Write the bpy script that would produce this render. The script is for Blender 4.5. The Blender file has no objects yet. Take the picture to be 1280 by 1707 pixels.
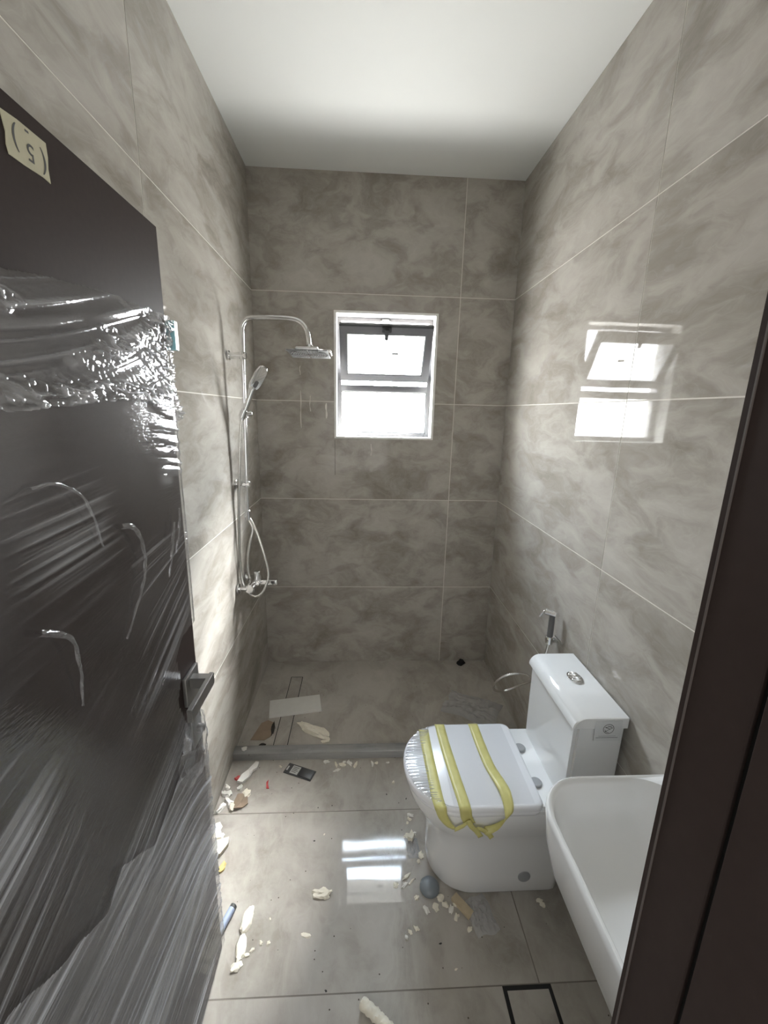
import bpy, bmesh, math, random
import numpy as np
from mathutils import Vector, Matrix, noise

# ------------------------------------------------------------------ camera, sky, sun, exposure
scene = bpy.context.scene
COL = scene.collection
random.seed(7)
rng = np.random.default_rng(5)

def make_camera():
    yaw, pitch, roll = 0.0547, 0.2342, 0.0231
    cy, sy, cp, sp = math.cos(yaw), math.sin(yaw), math.cos(pitch), math.sin(pitch)
    fw = Vector((sy * cp, cy * cp, -sp))
    r0 = Vector((cy, -sy, 0.0))
    u0 = r0.cross(fw)
    r = r0 * math.cos(roll) + u0 * math.sin(roll)
    u = -r0 * math.sin(roll) + u0 * math.cos(roll)
    cam = bpy.data.cameras.new('camera')
    cam.sensor_fit = 'HORIZONTAL'
    cam.sensor_width = 36.0
    cam.lens = 699.76 / 1280 * 36.0
    cam.clip_start = 0.01
    o = bpy.data.objects.new('camera', cam)
    COL.objects.link(o)
    m = Matrix((r, u, -fw)).transposed().to_4x4()
    m.translation = Vector((0.6346, -2.6291, 1.7471))
    o.matrix_world = m
    scene.camera = o
make_camera()

SKY_STRENGTH = 118.0
def make_world():
    w = bpy.data.worlds.new('sky')
    scene.world = w
    w.use_nodes = True
    nt = w.node_tree
    nt.nodes.clear()
    out = nt.nodes.new('ShaderNodeOutputWorld')
    bg = nt.nodes.new('ShaderNodeBackground')
    tc = nt.nodes.new('ShaderNodeTexCoord')
    sep = nt.nodes.new('ShaderNodeSeparateXYZ')
    mr = nt.nodes.new('ShaderNodeMapRange')
    ramp = nt.nodes.new('ShaderNodeValToRGB')
    nt.links.new(tc.outputs['Generated'], sep.inputs[0])
    nt.links.new(sep.outputs['Z'], mr.inputs['Value'])
    mr.inputs['From Min'].default_value = -1
    mr.inputs['From Max'].default_value = 1
    nt.links.new(mr.outputs[0], ramp.inputs[0])
    e = ramp.color_ramp.elements
    e[0].position = 0.0; e[0].color = (0.44, 0.435, 0.42, 1)
    e[1].position = 1.0; e[1].color = (0.56, 0.76, 1.0, 1)
    for p, c in ((0.47, (0.48, 0.48, 0.475, 1)), (0.54, (0.74, 0.765, 0.78, 1)), (0.70, (0.86, 0.93, 1.0, 1))):
        n = e.new(p); n.color = c
    nt.links.new(ramp.outputs[0], bg.inputs['Color'])
    bg.inputs['Strength'].default_value = SKY_STRENGTH
    nt.links.new(bg.outputs[0], out.inputs['Surface'])
make_world()

def add_sun():
    l = bpy.data.lights.new('sun', 'SUN')
    l.energy = 205.0
    l.angle = math.radians(26)
    l.color = (0.98, 0.99, 1.0)
    o = bpy.data.objects.new('sun', l)
    COL.objects.link(o)
    o.rotation_euler = Vector((-0.80, -1.15, -1.50)).to_track_quat('-Z', 'Y').to_euler()
add_sun()

WX0, WX1, WZ0, WZ1 = 0.463, 1.071, 1.583, 2.310      # window opening in the back wall
W, H, FRONT = 1.516, 3.0, -2.30                      # room
FLOOR, SHOWER = 0.02, 0.04
def add_portal():                                     # guides the sky light through the window opening
    l = bpy.data.lights.new('window_portal', 'AREA')
    l.shape = 'RECTANGLE'
    l.size = WX1 - WX0; l.size_y = WZ1 - WZ0
    l.cycles.is_portal = True
    o = bpy.data.objects.new('window_portal', l)
    COL.objects.link(o)
    o.location = ((WX0 + WX1) / 2, 0.225, (WZ0 + WZ1) / 2)
    o.rotation_euler = (math.radians(-90), 0, 0)
add_portal()

vs = scene.view_settings
vs.view_transform = 'Standard'
vs.look = 'None'
vs.gamma = 1.0
vs.use_curve_mapping = False
vs.exposure = 0.06
cyc = scene.cycles
cyc.use_denoising = True
cyc.max_bounces = 12
cyc.diffuse_bounces = 6
cyc.glossy_bounces = 6
cyc.transparent_max_bounces = 24
cyc.sample_clamp_indirect = 6.0
cyc.caustics_reflective = False
cyc.caustics_refractive = False

# ------------------------------------------------------------------ materials
def new_mat(name):
    m = bpy.data.materials.new(name)
    m.use_nodes = True
    nt = m.node_tree
    return m, nt, nt.nodes['Principled BSDF'], nt.nodes['Material Output']

def plain(name, col, rough=0.5, metal=0.0, spec=0.5, coat=0.0, bump=None, vary=0.0, scale=20.0):
    m, nt, b, out = new_mat(name)
    b.inputs['Base Color'].default_value = (*col, 1)
    b.inputs['Roughness'].default_value = rough
    b.inputs['Metallic'].default_value = metal
    b.inputs['Specular IOR Level'].default_value = spec
    b.inputs['Coat Weight'].default_value = coat
    tc = nt.nodes.new('ShaderNodeTexCoord')
    n = nt.nodes.new('ShaderNodeTexNoise')
    n.inputs['Scale'].default_value = scale
    n.inputs['Detail'].default_value = 4
    nt.links.new(tc.outputs['Object'], n.inputs['Vector'])
    if vary:
        mx = nt.nodes.new('ShaderNodeMix'); mx.data_type = 'RGBA'
        mx.inputs['A'].default_value = (*[c * (1 - vary) for c in col], 1)
        mx.inputs['B'].default_value = (*[min(1, c * (1 + vary)) for c in col], 1)
        nt.links.new(n.outputs['Fac'], mx.inputs['Factor'])
        nt.links.new(mx.outputs['Result'], b.inputs['Base Color'])
    if bump:
        bp = nt.nodes.new('ShaderNodeBump')
        bp.inputs['Strength'].default_value = bump
        bp.inputs['Distance'].default_value = 0.002
        nt.links.new(n.outputs['Fac'], bp.inputs['Height'])
        nt.links.new(bp.outputs[0], b.inputs['Normal'])
    return m

def tile_mat(name, cols, rough=(0.03, 0.12), scale=2.0, stretch=(1.0, 0.6, 1.5), dust=0.0, spec=0.14):
    """polished stone-look porcelain: warped clouds, each tile with its own cut of the pattern"""
    m, nt, b, out = new_mat(name)
    N, L = nt.nodes.new, nt.links.new
    geo = N('ShaderNodeNewGeometry'); oi = N('ShaderNodeObjectInfo')
    off = N('ShaderNodeVectorMath'); off.operation = 'SCALE'
    off.inputs[0].default_value = (17.3, 9.1, 23.7)
    L(oi.outputs['Random'], off.inputs['Scale'])
    add = N('ShaderNodeVectorMath'); add.operation = 'ADD'
    L(geo.outputs['Position'], add.inputs[0]); L(off.outputs[0], add.inputs[1])
    mul = N('ShaderNodeMapping')
    mul.inputs['Rotation'].default_value = (0.6, 0.45, 0.35)
    mul.inputs['Scale'].default_value = stretch
    L(add.outputs[0], mul.inputs['Vector'])
    warp = N('ShaderNodeTexNoise'); warp.inputs['Scale'].default_value = scale * 0.9
    warp.inputs['Detail'].default_value = 3
    L(mul.outputs[0], warp.inputs['Vector'])
    ws = N('ShaderNodeVectorMath'); ws.operation = 'SCALE'; ws.inputs['Scale'].default_value = 0.40
    L(warp.outputs['Color'], ws.inputs[0])
    wa = N('ShaderNodeVectorMath'); wa.operation = 'ADD'
    L(mul.outputs[0], wa.inputs[0]); L(ws.outputs[0], wa.inputs[1])
    n1 = N('ShaderNodeTexNoise'); n1.inputs['Scale'].default_value = scale
    n1.inputs['Detail'].default_value = 9; n1.inputs['Roughness'].default_value = 0.60
    n1.inputs['Distortion'].default_value = 0.25
    L(wa.outputs[0], n1.inputs['Vector'])
    ramp = N('ShaderNodeValToRGB')
    e = ramp.color_ramp.elements
    e[0].position = 0.30; e[0].color = (*cols[0], 1)
    e[1].position = 0.72; e[1].color = (*cols[3], 1)
    x = e.new(0.46); x.color = (*cols[1], 1)
    x = e.new(0.54); x.color = (*cols[2], 1)
    L(n1.outputs['Fac'], ramp.inputs[0])
    # thin hazy veins
    n2 = N('ShaderNodeTexNoise'); n2.inputs['Scale'].default_value = scale * 1.7
    n2.inputs['Detail'].default_value = 5; n2.inputs['Distortion'].default_value = 1.6
    L(wa.outputs[0], n2.inputs['Vector'])
    r2 = N('ShaderNodeValToRGB')
    e = r2.color_ramp.elements
    e[0].position = 0.46; e[0].color = (0, 0, 0, 1)
    e[1].position = 0.54; e[1].color = (0, 0, 0, 1)
    x = e.new(0.50); x.color = (1, 1, 1, 1)
    L(n2.outputs['Fac'], r2.inputs[0])
    sc = N('ShaderNodeMath'); sc.operation = 'MULTIPLY'; sc.inputs[1].default_value = 0.10
    L(r2.outputs[0], sc.inputs[0])
    mx = N('ShaderNodeMix'); mx.data_type = 'RGBA'
    mx.inputs['B'].default_value = (*cols[4], 1)
    L(sc.outputs[0], mx.inputs['Factor']); L(ramp.outputs[0], mx.inputs['A'])
    col = mx.outputs['Result']
    # smears: changes the gloss, and a little dust
    n3 = N('ShaderNodeTexNoise'); n3.inputs['Scale'].default_value = 3.2
    n3.inputs['Detail'].default_value = 6
    L(geo.outputs['Position'], n3.inputs['Vector'])
    mr = N('ShaderNodeMapRange')
    mr.inputs['From Min'].default_value = 0.35; mr.inputs['From Max'].default_value = 0.75
    mr.inputs['To Min'].default_value = rough[0]; mr.inputs['To Max'].default_value = rough[1]
    L(n3.outputs['Fac'], mr.inputs['Value'])
    L(mr.outputs[0], b.inputs['Roughness'])
    if dust:
        n4 = N('ShaderNodeTexNoise'); n4.inputs['Scale'].default_value = 5.0
        n4.inputs['Detail'].default_value = 9; n4.inputs['Roughness'].default_value = 0.7
        L(geo.outputs['Position'], n4.inputs['Vector'])
        m4 = N('ShaderNodeMapRange')
        m4.inputs['From Min'].default_value = 0.42; m4.inputs['From Max'].default_value = 0.72
        m4.inputs['To Min'].default_value = 0.0; m4.inputs['To Max'].default_value = dust
        L(n4.outputs['Fac'], m4.inputs['Value'])
        d = N('ShaderNodeMix'); d.data_type = 'RGBA'
        d.inputs['B'].default_value = (0.44, 0.42, 0.38, 1)
        L(m4.outputs[0], d.inputs['Factor']); L(col, d.inputs['A'])
        col = d.outputs['Result']
        # small specks of grit
        v = N('ShaderNodeTexVoronoi'); v.inputs['Scale'].default_value = 34
        L(geo.outputs['Position'], v.inputs['Vector'])
        lt = N('ShaderNodeMath'); lt.operation = 'LESS_THAN'; lt.inputs[1].default_value = 0.075
        L(v.outputs['Distance'], lt.inputs[0])
        sv = N('ShaderNodeSeparateColor'); L(v.outputs['Color'], sv.inputs[0])
        g2 = N('ShaderNodeMath'); g2.operation = 'GREATER_THAN'; g2.inputs[1].default_value = 0.72
        L(sv.outputs[0], g2.inputs[0])
        mm = N('ShaderNodeMath'); mm.operation = 'MULTIPLY'
        L(lt.outputs[0], mm.inputs[0]); L(g2.outputs[0], mm.inputs[1])
        d2 = N('ShaderNodeMix'); d2.data_type = 'RGBA'
        d2.inputs['B'].default_value = (0.10, 0.085, 0.07, 1)
        L(mm.outputs[0], d2.inputs['Factor']); L(col, d2.inputs['A'])
        col = d2.outputs['Result']
    L(col, b.inputs['Base Color'])
    # polished glaze is never quite flat
    n5 = N('ShaderNodeTexNoise'); n5.inputs['Scale'].default_value = 4.0
    n5.inputs['Detail'].default_value = 1
    L(add.outputs[0], n5.inputs['Vector'])
    bp = N('ShaderNodeBump'); bp.inputs['Strength'].default_value = 0.03
    bp.inputs['Distance'].default_value = 0.02
    L(n5.outputs['Fac'], bp.inputs['Height']); L(bp.outputs[0], b.inputs['Normal'])
    b.inputs['Specular IOR Level'].default_value = spec
    b.inputs['IOR'].default_value = 1.52
    return m

TONES = [(0.240, 0.216, 0.188), (0.330, 0.305, 0.272), (0.392, 0.366, 0.330), (0.465, 0.440, 0.402), (0.55, 0.53, 0.49)]
M = {}
M['tile'] = tile_mat('wall_tile', TONES, rough=(0.012, 0.06), scale=4.4)
M['floor'] = tile_mat('floor_tile', TONES, rough=(0.02, 0.10), scale=4.2, dust=0.85, spec=0.20)
M['shower_floor'] = tile_mat('shower_floor_tile', TONES, rough=(0.22, 0.45), scale=4.0, dust=0.5)
M['grout'] = plain('grout', (0.66, 0.63, 0.58), 0.8, vary=0.15)
M['curb'] = tile_mat('grey_marble', [(0.20, 0.20, 0.20), (0.26, 0.26, 0.26), (0.31, 0.31, 0.305), (0.40, 0.40, 0.39), (0.5, 0.5, 0.5)], rough=(0.12, 0.3), scale=3.0, stretch=(0.35, 2, 2), dust=0.35)
M['floor_grout'] = plain('floor_grout', (0.20, 0.18, 0.155), 0.85, vary=0.2)
M['ceiling'] = plain('ceiling_paint', (0.82, 0.835, 0.815), 0.7, vary=0.02, scale=3)
M['plaster'] = plain('white_plaster', (0.80, 0.79, 0.75), 0.7, vary=0.05, scale=30, bump=0.1)
M['concrete'] = plain('outside_render', (0.34, 0.33, 0.31), 0.9, vary=0.15, bump=0.2)
M['hall'] = plain('hall_paint', (0.55, 0.53, 0.50), 0.7, vary=0.05)
M['alu'] = plain('grey_aluminium', (0.115, 0.112, 0.118), 0.38, metal=0.25, vary=0.08, scale=60)
M['alu_dark'] = plain('dark_gasket', (0.012, 0.012, 0.013), 0.6)
M['bead'] = plain('pale_glazing_bead', (0.42, 0.42, 0.42), 0.4)
M['chrome'] = plain('chrome', (0.82, 0.82, 0.82), 0.10, metal=1.0, vary=0.04, scale=80)
M['chrome_hose'] = plain('ribbed_steel_hose', (0.80, 0.79, 0.76), 0.22, metal=1.0, vary=0.1, scale=200)
M['nozzle'] = plain('grey_nozzles', (0.13, 0.13, 0.13), 0.5)
M['ceramic'] = plain('glazed_ceramic', (0.83, 0.835, 0.835), 0.07, spec=0.6, vary=0.02, scale=4)
M['plastic_white'] = plain('white_seat_plastic', (0.86, 0.865, 0.89), 0.22, vary=0.02, scale=4)
M['cap_grey'] = plain('grey_cap', (0.33, 0.34, 0.35), 0.35)
M['sticker'] = plain('white_sticker', (0.70, 0.71, 0.71), 0.45)
M['ink'] = plain('dark_ink', (0.05, 0.05, 0.05), 0.6)
M['ink_pale'] = plain('grey_ink', (0.30, 0.30, 0.31), 0.6)
M['door'] = plain('dark_brown_laminate', (0.040, 0.030, 0.027), 0.5, spec=0.05, vary=0.12, scale=90)
M['frame'] = plain('dark_brown_frame', (0.050, 0.037, 0.034), 0.5, spec=0.05, vary=0.10, scale=60)
M['edge'] = plain('pale_frame_edge', (0.11, 0.092, 0.085), 0.4)  # lighter brown for the thin strip along the jamb edge
M['black'] = plain('black_rubber', (0.006, 0.006, 0.006), 0.7)
M['bronze'] = plain('dark_nickel', (0.24, 0.23, 0.22), 0.34, metal=0.7, vary=0.1)
M['masking'] = plain('masking_tape', (0.46, 0.43, 0.30), 0.7, vary=0.08, scale=60)
M['cyan'] = plain('pale_blue_film', (0.38, 0.72, 0.80), 0.3)
M['foam'] = plain('dried_foam', (0.78, 0.735, 0.62), 0.85, vary=0.12, scale=60, bump=0.5)
M['foam_white'] = plain('white_polystyrene', (0.78, 0.76, 0.71), 0.8, vary=0.06, scale=60, bump=0.4)
M['gypsum'] = plain('pale_board', (0.68, 0.67, 0.63), 0.7, vary=0.07, scale=30)
M['brown'] = plain('brown_card', (0.25, 0.19, 0.135), 0.85, vary=0.2)
M['red'] = plain('red_scrap', (0.42, 0.05, 0.045), 0.6)
M['dark'] = plain('dark_scrap', (0.035, 0.032, 0.028), 0.7, vary=0.3)
M['yellow_bit'] = plain('yellow_scrap', (0.58, 0.46, 0.18), 0.7)
M['card_black'] = plain('black_card', (0.045, 0.045, 0.045), 0.4, vary=0.2, scale=50)
M['card_print'] = plain('pale_print', (0.48, 0.48, 0.46), 0.5)
M['tube_blue'] = plain('blue_grey_plastic', (0.28, 0.33, 0.44), 0.35, vary=0.2, scale=30)
M['wood'] = plain('raw_wood', (0.46, 0.38, 0.26), 0.8, vary=0.2, scale=40)
M['disc'] = plain('grey_blue_plastic', (0.20, 0.225, 0.245), 0.3, vary=0.1)

def glass_mat():
    """frosted, rain-marked pane: lets most light straight through, scatters some"""
    m, nt, b, out = new_mat('frosted_pane')
    nt.nodes.remove(b)
    N, L = nt.nodes.new, nt.links.new
    tr = N('ShaderNodeBsdfTransparent'); tr.inputs[0].default_value = (0.93, 0.93, 0.92, 1)
    tl = N('ShaderNodeBsdfTranslucent'); tl.inputs[0].default_value = (0.93, 0.92, 0.90, 1)
    gl = N('ShaderNodeBsdfGlossy'); gl.inputs['Roughness'].default_value = 0.15
    tc = N('ShaderNodeTexCoord')
    n = N('ShaderNodeTexNoise'); n.inputs['Scale'].default_value = 90
    mp = N('ShaderNodeMapping'); mp.inputs['Scale'].default_value = (1, 1, 0.45)
    L(tc.outputs['Object'], mp.inputs[0]); L(mp.outputs[0], n.inputs['Vector'])
    mr = N('ShaderNodeMapRange')
    mr.inputs['From Min'].default_value = 0.4; mr.inputs['From Max'].default_value = 0.7
    mr.inputs['To Min'].default_value = 0.10; mr.inputs['To Max'].default_value = 0.28
    L(n.outputs['Fac'], mr.inputs['Value'])
    mx = N('ShaderNodeMixShader'); L(mr.outputs[0], mx.inputs[0]); L(tr.outputs[0], mx.inputs[1]); L(tl.outputs[0], mx.inputs[2])
    m2 = N('ShaderNodeMixShader'); m2.inputs[0].default_value = 0.05
    L(mx.outputs[0], m2.inputs[1]); L(gl.outputs[0], m2.inputs[2])
    L(m2.outputs[0], out.inputs['Surface'])
    return m
M['glass'] = glass_mat()

def film_mat(name, base=0.10, milk=0.05, rough=0.10, tint=(1, 1, 1), scale=(60, 60, 400), bump=0.5, attr=None):
    """clear stretch film: see-through, shiny on its folds; doubled folds are milkier"""
    m, nt, b, out = new_mat(name)
    nt.nodes.remove(b)
    N, L = nt.nodes.new, nt.links.new
    tr = N('ShaderNodeBsdfTransparent'); tr.inputs[0].default_value = (0.97, 0.97, 0.97, 1)
    gl = N('ShaderNodeBsdfGlossy'); gl.inputs['Roughness'].default_value = rough
    gl.inputs['Color'].default_value = (0.95, 0.96, 1.0, 1)
    df = N('ShaderNodeBsdfDiffuse'); df.inputs[0].default_value = (0.8 * tint[0], 0.8 * tint[1], 0.82 * tint[2], 1)
    tc = N('ShaderNodeTexCoord'); mp = N('ShaderNodeMapping'); mp.inputs['Scale'].default_value = scale
    n = N('ShaderNodeTexNoise'); n.inputs['Scale'].default_value = 1.0; n.inputs['Detail'].default_value = 3
    L(tc.outputs['Object'], mp.inputs[0]); L(mp.outputs[0], n.inputs['Vector'])
    bp = N('ShaderNodeBump'); bp.inputs['Strength'].default_value = bump; bp.inputs['Distance'].default_value = 0.0015
    L(n.outputs['Fac'], bp.inputs['Height'])
    L(bp.outputs[0], gl.inputs['Normal'])
    lw = N('ShaderNodeLayerWeight'); lw.inputs['Blend'].default_value = 0.5
    L(bp.outputs[0], lw.inputs['Normal'])
    pw = N('ShaderNodeMath'); pw.operation = 'POWER'; pw.inputs[1].default_value = 4.0
    L(lw.outputs['Facing'], pw.inputs[0])
    ad = N('ShaderNodeMath'); ad.operation = 'MULTIPLY_ADD'; ad.use_clamp = True
    ad.inputs[1].default_value = 0.85; ad.inputs[2].default_value = base + 0.06
    L(pw.outputs[0], ad.inputs[0])
    m1 = N('ShaderNodeMixShader')
    L(ad.outputs[0], m1.inputs[0]); L(tr.outputs[0], m1.inputs[1]); L(gl.outputs[0], m1.inputs[2])
    m2 = N('ShaderNodeMixShader')
    if attr:
        at = N('ShaderNodeAttribute'); at.attribute_name = attr
        ma = N('ShaderNodeMath'); ma.operation = 'MULTIPLY_ADD'; ma.use_clamp = True
        ma.inputs[1].default_value = 0.55; ma.inputs[2].default_value = milk
        L(at.outputs['Fac'], ma.inputs[0]); L(ma.outputs[0], m2.inputs[0])
    else:
        m2.inputs[0].default_value = milk
    L(m1.outputs[0], m2.inputs[1]); L(df.outputs[0], m2.inputs[2])
    L(m2.outputs[0], out.inputs['Surface'])
    return m
M['film'] = film_mat('stretch_film', base=0.03, milk=0.015, rough=0.07, scale=(40, 40, 260), bump=0.35, attr='fold')
M['bag'] = film_mat('clear_bag', base=-0.05, milk=0.32, rough=0.15, scale=(60, 60, 60), bump=0.5)
M['wrinkle'] = film_mat('wrinkled_film', base=0.30, milk=0.20, rough=0.08, scale=(30, 60, 30), bump=0.1)
M['lid_film'] = film_mat('lid_film', base=-0.03, milk=0.05, rough=0.10, scale=(30, 200, 30), bump=0.25)

def tape_mat():
    m, nt, b, out = new_mat('yellow_tape')
    N, L = nt.nodes.new, nt.links.new
    b.inputs['Base Color'].default_value = (0.78, 0.74, 0.32, 1)
    b.inputs['Roughness'].default_value = 0.35
    tr = N('ShaderNodeBsdfTransparent'); tr.inputs[0].default_value = (0.9, 0.85, 0.4, 1)
    tc = N('ShaderNodeTexCoord'); n = N('ShaderNodeTexNoise'); n.inputs['Scale'].default_value = 25
    L(tc.outputs['Object'], n.inputs['Vector'])
    mr = N('ShaderNodeMapRange'); mr.inputs['To Min'].default_value = 0.18; mr.inputs['To Max'].default_value = 0.42
    L(n.outputs['Fac'], mr.inputs['Value'])
    mx = N('ShaderNodeMixShader'); L(mr.outputs[0], mx.inputs[0]); L(b.outputs[0], mx.inputs[1]); L(tr.outputs[0], mx.inputs[2])
    L(mx.outputs[0], out.inputs['Surface'])
    return m
M['tape'] = tape_mat()

# ------------------------------------------------------------------ mesh helpers
def link(name, me, mat=None, parent=None, smooth=None):
    if mat: me.materials.append(M[mat] if isinstance(mat, str) else mat)
    if smooth is not None:
        me.shade_smooth()
        me.set_sharp_from_angle(angle=math.radians(smooth))
    o = bpy.data.objects.new(name, me)
    COL.objects.link(o)
    if parent: o.parent = parent
    return o

def from_bm(name, bm, mat=None, parent=None, smooth=None):
    bmesh.ops.recalc_face_normals(bm, faces=bm.faces)
    me = bpy.data.meshes.new(name)
    bm.to_mesh(me); bm.free()
    return link(name, me, mat, parent, smooth)

def from_data(name, v, f, mat=None, parent=None, smooth=None, fix=True):
    me = bpy.data.meshes.new(name)
    me.from_pydata([tuple(p) for p in v], [], [tuple(q) for q in f])
    if fix:
        bm = bmesh.new(); bm.from_mesh(me)
        bmesh.ops.recalc_face_normals(bm, faces=bm.faces)
        bm.to_mesh(me); bm.free()
    me.update()
    return link(name, me, mat, parent, smooth)

def box_bm(bm, lo, hi):
    r = bmesh.ops.create_cube(bm, size=1.0)
    c = [(a + b) / 2 for a, b in zip(lo, hi)]
    s = [b - a for a, b in zip(lo, hi)]
    for v in r['verts']:
        v.co = Vector((c[0] + v.co.x * s[0], c[1] + v.co.y * s[1], c[2] + v.co.z * s[2]))
    return r['verts']

def box(name, lo, hi, mat, parent=None, bevel=0.0, seg=2):
    bm = bmesh.new(); box_bm(bm, lo, hi)
    if bevel:
        bmesh.ops.bevel(bm, geom=list(bm.edges), offset=bevel, segments=seg, affect='EDGES', profile=0.5)
    return from_bm(name, bm, mat, parent, 40 if bevel else None)

def empty(name, loc=(0, 0, 0)):
    o = bpy.data.objects.new(name, None)
    o.empty_display_size = 0.05
    COL.objects.link(o)
    return o

def tag(o, label=None, cat=None, group=None, kind=None):
    if label: o['label'] = label
    if cat: o['category'] = cat
    if group: o['group'] = group
    if kind: o['kind'] = kind
    return o

def spline(pts, n=12):
    P = [Vector(p) for p in pts]
    P = [P[0] * 2 - P[1]] + P + [P[-1] * 2 - P[-2]]
    out = []
    for i in range(1, len(P) - 2):
        a, b, c, d = P[i - 1], P[i], P[i + 1], P[i + 2]
        for k in range(n):
            t = k / n
            out.append(0.5 * ((2 * b) + (c - a) * t + (2 * a - 5 * b + 4 * c - d) * t * t + (3 * b - a - 3 * c + d) * t ** 3))
    out.append(P[-2])
    return out

def sweep(path, prof):
    """closed profile (list of 2-d points, or function of the running index) along a path, caps at both ends"""
    path = [Vector(p) for p in path]
    v, f = [], []
    t = (path[1] - path[0]).normalized()
    up = Vector((0, 0, 1)) if abs(t.z) < 0.9 else Vector((1, 0, 0))
    nrm = (up - t * up.dot(t)).normalized()
    n = None
    for i, p in enumerate(path):
        if i == 0: t = (path[1] - path[0])
        elif i == len(path) - 1: t = path[-1] - path[-2]
        else: t = path[i + 1] - path[i - 1]
        t.normalize()
        nrm = (nrm - t * nrm.dot(t)).normalized()
        bn = t.cross(nrm)
        pr = prof(i) if callable(prof) else prof
        n = len(pr)
        for a, b in pr: v.append(p + nrm * a + bn * b)
    m = len(path)
    for i in range(m - 1):
        for k in range(n):
            f.append((i * n + k, i * n + (k + 1) % n, (i + 1) * n + (k + 1) % n, (i + 1) * n + k))
    f.append(tuple(range(n))); f.append(tuple(range((m - 1) * n, m * n)))
    return v, f

def circ(r, n=12): return [(r * math.cos(2 * math.pi * k / n), r * math.sin(2 * math.pi * k / n)) for k in range(n)]

def tube(name, path, r, mat, parent=None, n=12):
    pr = (lambda i: circ(r(i / (len(path) - 1)), n)) if callable(r) else circ(r, n)
    v, f = sweep(path, pr)
    return from_data(name, v, f, mat, parent, 50)

def cyl(name, a, b, r, mat, parent=None, n=24, bevel=0.0):
    a, b = Vector(a), Vector(b)
    d = b - a; L = d.length; d.normalize()
    if bevel:
        path = [a, a + d * bevel, b - d * bevel, b]
        rs = [r - bevel, r, r, r - bevel]
    else:
        path = [a, b]; rs = [r, r]
    v, f = sweep(path, lambda i: circ(rs[i], n))
    return from_data(name, v, f, mat, parent, 40)

def loft(secs):
    v, f = [], []
    n = len(secs[0])
    for s in secs: v += list(s)
    for i in range(len(secs) - 1):
        for k in range(n):
            f.append((i * n + k, i * n + (k + 1) % n, (i + 1) * n + (k + 1) % n, (i + 1) * n + k))
    f.append(tuple(range(n))); f.append(tuple(range((len(secs) - 1) * n, len(secs) * n)))
    return v, f

def cellplate(name, rects, th, org, U, V, N, mat, parent, breaks_u, breaks_v, keep):
    """a plate cut from a grid of cells; keep(u, v) says which cells are there; one piece with real edges"""
    org, U, V, N = Vector(org), Vector(U), Vector(V), Vector(N)
    bm = bmesh.new(); cache = {}
    def vert(u, v, d):
        k = (round(u, 5), round(v, 5), d)
        if k not in cache: cache[k] = bm.verts.new(org + U * u + V * v + N * (th if d else 0))
        return cache[k]
    nu, nv = len(breaks_u) - 1, len(breaks_v) - 1
    K = {(i, j): keep((breaks_u[i] + breaks_u[i + 1]) / 2, (breaks_v[j] + breaks_v[j + 1]) / 2) for i in range(nu) for j in range(nv)}
    for (i, j), k in K.items():
        if not k: continue
        u0, u1, v0, v1 = breaks_u[i], breaks_u[i + 1], breaks_v[j], breaks_v[j + 1]
        bm.faces.new([vert(u0, v0, 1), vert(u1, v0, 1), vert(u1, v1, 1), vert(u0, v1, 1)])
        for di, dj, a, b in ((-1, 0, (u0, v1), (u0, v0)), (1, 0, (u1, v0), (u1, v1)), (0, -1, (u0, v0), (u1, v0)), (0, 1, (u1, v1), (u0, v1))):
            if not K.get((i + di, j + dj), False):
                bm.faces.new([vert(*a, 1), vert(*a, 0), vert(*b, 0), vert(*b, 1)])
    me = bpy.data.meshes.new(name)
    bm.to_mesh(me); bm.free()
    o = link(name, me, mat, parent)
    return o

def tiles(parent, org, U, V, N, us, vs, mat, hole=None, joint=0.004, th=0.0008):
    for i in range(len(us) - 1):
        for j in range(len(vs) - 1):
            u0, u1, v0, v1 = us[i], us[i + 1], vs[j], vs[j + 1]
            a0 = u0 + (joint / 2 if i > 0 else 0); a1 = u1 - (joint / 2 if i < len(us) - 2 else 0)
            b0 = v0 + (joint / 2 if j > 0 else 0); b1 = v1 - (joint / 2 if j < len(vs) - 2 else 0)
            bu, bv = {a0, a1}, {b0, b1}
            holes = [h for h in (hole or [])]
            for h in holes:
                for x in h[0:2]:
                    if a0 < x < a1: bu.add(x)
                for x in h[2:4]:
                    if b0 < x < b1: bv.add(x)
            keep = lambda u, v: not any(h[0] < u < h[1] and h[2] < v < h[3] for h in holes)
            cellplate('tile', None, th, org, U, V, N, mat, parent, sorted(bu), sorted(bv), keep)

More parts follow.
